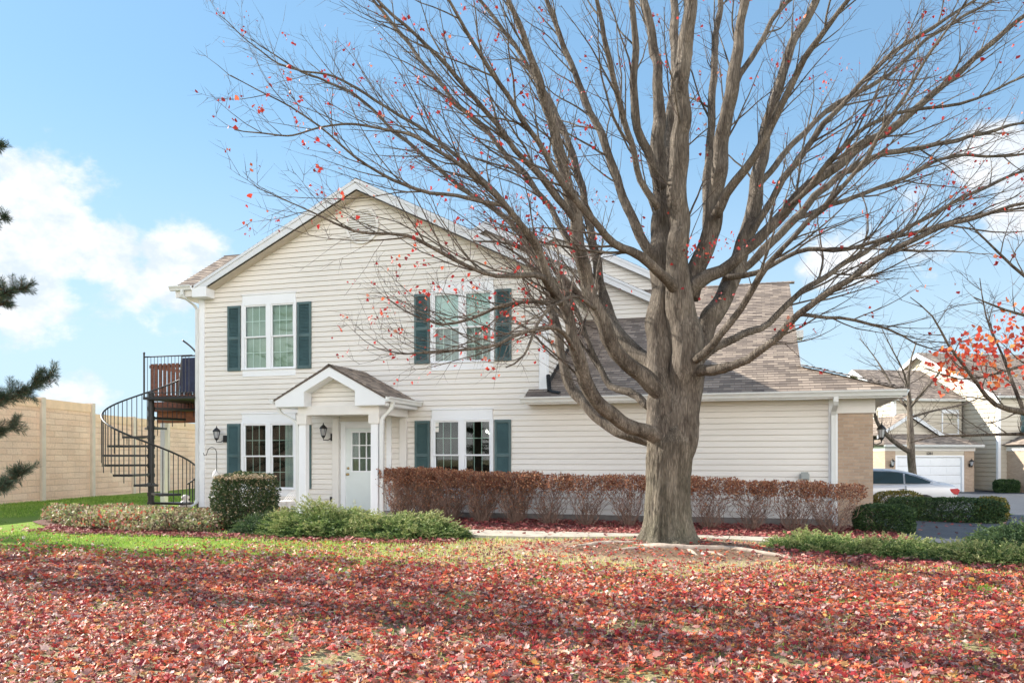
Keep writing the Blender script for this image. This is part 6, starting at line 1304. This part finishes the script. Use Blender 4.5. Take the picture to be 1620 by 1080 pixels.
            for j in range(17): a = math.pi * j / 16; vs += [(wx + .365 * math.cos(a), y + sg * .918, z0 + .34 + .365 * math.sin(a)), (wx + .365 * math.cos(a), y + sg * .6, z0 + .34 + .365 * math.sin(a))]
            ar.add(vs + [(wx, y + sg * .918, z0 + .3)], [(2 * j, 2 * j + 2, 2 * j + 3, 2 * j + 1) for j in range(16)] + [[34] + [2 * j for j in range(17)]]); ar.build('wheel_arch', blk, root)
        pp = MB(); pp.lathe([(.11, 0), (.13, .3), (.11, .52), (.06, .6)], (X0 + .62 * L_, y + sg * .3, z0 + .55), 10); pp.build('seat_back', mat('seat_cloth', (.3, .33, .3), .9), root)
    return root
sedan(5.62, 8.35, gzf(4.5, 8.3) - .02, 'silver sedan parked beyond the dark hedge, rear and red tail light showing')

# ------------------------------------------------------------------ neighbouring townhouses
NO = Vector((6.9, 30.6, -.48)); NX = Matrix.Translation(NO) @ Matrix.Rotation(R(25), 4, 'Z')
XF[0] = NX
def nroof(par, O, S, T, poly):
    mb = MB(); shingles(mb, O, S, T, poly, h=.29, th=.015); deck_slab(mb, O, S, T, poly); return mb.build('roof', M['shingle'], par)
def nbrick(par, x0, x1, y0, y1, z0, z1): mb = MB(); brickbox(mb, x0, x1, y0, y1, z0, z1); return mb.build('brick_wall', M['brick'], par)
def nwall(par, poly, tw): mb = MB(); siding(mb, poly, tw, z0=.15, h=.254, lip=.035, groove=.03); return mb.build('wall', M['siding_far'], par)
def house2(par, gx, gy, mx0, mx1, my0, ridge_y, zr, ze, garage_number=None, small_gable=True):
    # garage block
    nbrick(par, gx, gx + .62, gy, gy + 4, 0, 2.32); nbrick(par, gx + 4.8, gx + 5.4, gy, gy + 4, 0, 2.32)
    mb = MB(); mb.box(gx - .04, gx + 5.44, gy - .04, gy + 4, 2.32, 2.56); mb.build('frieze', M['trimwarm'], par)
    nwall(par, [(gx + .62, 2.08), (gx + 4.8, 2.08), (gx + 4.8, 2.32), (gx + .62, 2.32)], lambda s, z, o: (s, gy + .05 - o, z))
    mb = MB(); mb.box(gx + .62, gx + .74, gy + .02, gy + .2, 0, 2.08); mb.box(gx + 4.68, gx + 4.8, gy + .02, gy + .2, 0, 2.08); mb.box(gx + .74, gx + 4.68, gy + .02, gy + .2, 1.98, 2.08); mb.build('door_frame', M['trim'], par)
    gd = MB()
    for k in range(4):
        z = .02 + k * .49; gd.box(gx + .74, gx + 4.68, gy + .14, gy + .18, z, z + .475)
        for j in range(4): gd.box(gx + .9 + j * .97, gx + 1.72 + j * .97, gy + .128, gy + .139, z + .08, z + .4)
    gd.build('garage_door', M['garage_door'], par)
    mb = MB(); gutter_x(mb, gx - .3, gx + 5.7, gy - .36, 2.66, .12); mb.build('gutter', M['gutter'], par)
    c = 1 / math.hypot(1, .42)
    nroof(par, (gx - .3, gy - .38, 2.66), (1, 0, 0), (0, c, .42 * c), [(0, 0), (6.0, 0), (4.6, 2.2), (4.0, 4.2), (1.2, 2.2)])
    nroof(par, (gx - .3, gy - .38, 2.66), (0, 1, 0), (c, 0, .42 * c), [(0, 0), (5.5, 0), (5.5, 2.2), (2.0, 2.2)])
    nroof(par, (gx + 5.7, gy - .38, 2.66), (0, 1, 0), (-c, 0, .42 * c), [(0, 0), (5.5, 0), (5.5, 2.2), (2.0, 2.2)])
    if small_gable:
        xc, zz, y_ = gx + 2.15, 4.45, gy + 1.1
        nwall(par, [(xc - 1.75, 3.12), (xc + 1.95, 3.12), (xc, 4.28)], lambda s, z, o: (s, y_ - o, z))
        rake(par, xc, zz, .6, xc - 2.1, xc + 2.4, y_ - .3, .2)
        for sg, xe in ((-1, xc - 2.1), (1, xc + 2.4)):
            c6 = 1 / math.hypot(1, .6); run = abs(xe - xc); nroof(par, (xe, y_ - .3, zz - .6 * run), (0, 1, 0), (-sg * c6, 0, .6 * c6), [(0, 0), (3.2, 0), (3.2, run / c6), (0, run / c6)])
    # main block
    nwall(par, [(mx0, .1), (mx1, .1), (mx1, ze), (mx0, ze)], lambda s, z, o: (s, my0 - o, z))
    yb = 2 * ridge_y - my0
    nwall(par, [(my0, .1), (yb, .1), (yb, ze), (ridge_y, zr - .1), (my0, ze)], lambda s, z, o: (mx0 - o, s, z))
    mb = MB(); mb.box(mx0 - .06, mx0 + .1, my0 - .06, my0 + .1, .1, ze); mb.build('corner_board', M['trim'], par)
    run = ridge_y - my0 + .3; sl_ = (zr - ze) / (ridge_y - my0); zeave = ze - sl_ * .3; c = 1 / math.hypot(1, sl_)
    nroof(par, (mx0 - .3, my0 - .3, zeave), (1, 0, 0), (0, c, sl_ * c), [(0, 0), (mx1 - mx0 + .3, 0), (mx1 - mx0 + .3, run / c), (0, run / c)])
    nroof(par, (mx0 - .3, yb + .3, zeave), (1, 0, 0), (0, -c, sl_ * c), [(0, 0), (mx1 - mx0 + .3, 0), (mx1 - mx0 + .3, run / c), (0, run / c)])
    mb = MB(); mb.prism_x([(my0 - .3, zeave - .02), (ridge_y, zr - .02), (ridge_y, zr - .3), (my0 - .3, zeave - .25)], mx0 - .33, mx0 - .3); mb.prism_x([(yb + .3, zeave - .02), (ridge_y, zr - .02), (ridge_y, zr - .3), (yb + .3, zeave - .25)][::-1], mx0 - .33, mx0 - .3); mb.build('rake_board', M['trim'], par)
    mb = MB(); gutter_x(mb, mx0 - .3, mx1, my0 - .3, zeave, .12); mb.build('gutter', M['gutter'], par)
nh = empty('neighbour_house', NX @ Vector((3, 4, 0)), 'cream townhouse with white garage door and small gable, right background behind the car', 'house')
house2(nh, 0, 0, 2.0, 6.3, 2.2, 6.0, 7.45, 5.5)
w1 = window(nh, 5.0, 6.1, 4.75, 3.3, Y=2.2, units=1, head=.15, apron=.05, interior=True)
for x, y_, z in ((.33, -.12, 1.62), (5.1, -.12, 1.62)): lantern(nh, x, y_ - .08, z, (x, -.02, z - .1), s=1.25)
nh2 = empty('neighbour_house', NX @ Vector((11, 3, 0)), 'cream townhouse at the right edge with dark shuttered window above its garage', 'house')
house2(nh2, 7.0, -2.6, 6.5, 18, -.5, 6.2, 8.6, 5.5, small_gable=False)
window(nh2, 8.3, 9.7, 4.9, 3.2, Y=-.5, units=2, head=.15, apron=.05)
for a, b_ in ((7.85, 8.22), (9.78, 10.15)): shutter(nh2, a, b_, 3.2, 4.8, Y=-.5)
lantern(nh2, 7.3, -2.8, 1.62, (7.3, -2.62, 1.52), s=1.25)
mb = MB(); duct(mb, [(6.9, -2.7, 2.45), (6.93, -2.66, 2.3), (6.93, -2.66, .1)], .08, .08); mb.build('downspout', M['gutter'], nh2)
mb = MB(); mb.box(5.75, 6.05, 1.0, 1.35, 0, .75); mb.lathe([(.07, 0), (.1, .05), (.1, .18), (.04, .24)], (5.9, 1.1, .75), 10); o = mb.build('utility_meter', M['grey'], nh2)
# house number on the neighbour's garage
cu = bpy.data.curves.new('num', 'FONT'); cu.body = '1281'; cu.size = .22; cu.extrude = .01; to = bpy.data.objects.new('num', cu); col.objects.link(to)
dg = bpy.context.evaluated_depsgraph_get(); me = bpy.data.meshes.new_from_object(to.evaluated_get(dg)); bpy.data.objects.remove(to); me.name = 'house_number'
no = bpy.data.objects.new('house_number', me); me.materials.clear(); me.materials.append(M['black']); me.transform(Matrix.Translation((2.45, -.03, 2.11)) @ Matrix.Rotation(R(90), 4, 'X')); me.transform(NX); me.transform(Matrix.Translation(-origin_of(nh))); no.parent = nh; col.objects.link(no)
XF[0] = Matrix.Identity(4)
p = NX @ Vector((7.6, -3.2, 0)); 
for i, (lx, ly, hx_, lab) in enumerate(((6.25, -1.4, .55, 'short dark hedge between the two neighbour garages'), (9.0, -3.6, 1.9, 'dark clipped hedge along the right neighbour garage'))):
    q = NX @ Vector((lx, ly, 0)); clipped('clipped_hedge', lab, (q.x, q.y, -.46), (hx_, .5, .36), M['hedgeleaf'], 9000, .06, 90 + i, box=.4)
# distant tree line closing the view beyond the neighbours and the wall
rgf = np.random.default_rng(99); P = []; D = []
for k in range(46):
    a = R(-75 + k * 3.4); d = rgf.uniform(85, 120); cx_, cy_ = math.sin(a) * d, CAM.y + math.cos(a) * d; hh = rgf.uniform(1.6, 3.2); ww = rgf.uniform(4, 7); m = 520
    u = rgf.normal(0, 1, (m, 3)); u /= np.linalg.norm(u, axis=1, keepdims=True); u *= (rgf.random(m) ** .4)[:, None]; P.append(np.stack([cx_ + u[:, 0] * ww, cy_ + u[:, 1] * ww, np.abs(u[:, 2]) * hh - .3], 1)); D.append(u)
P = np.concatenate(P); D = np.concatenate(D)
M['farleaf'] = ramp_mat('far_trees', [(0, (.05, .06, .035)), (.6, (.12, .10, .06)), (1, (.20, .15, .09))], .9)
tag(small_leaves('distant_trees', P, D, rgf.uniform(.6, 1.2, len(P)), .45, M['farleaf'], None, spread=1.0), 'low brown and green line of far-off trees on the horizon', 'woods', kind='stuff')
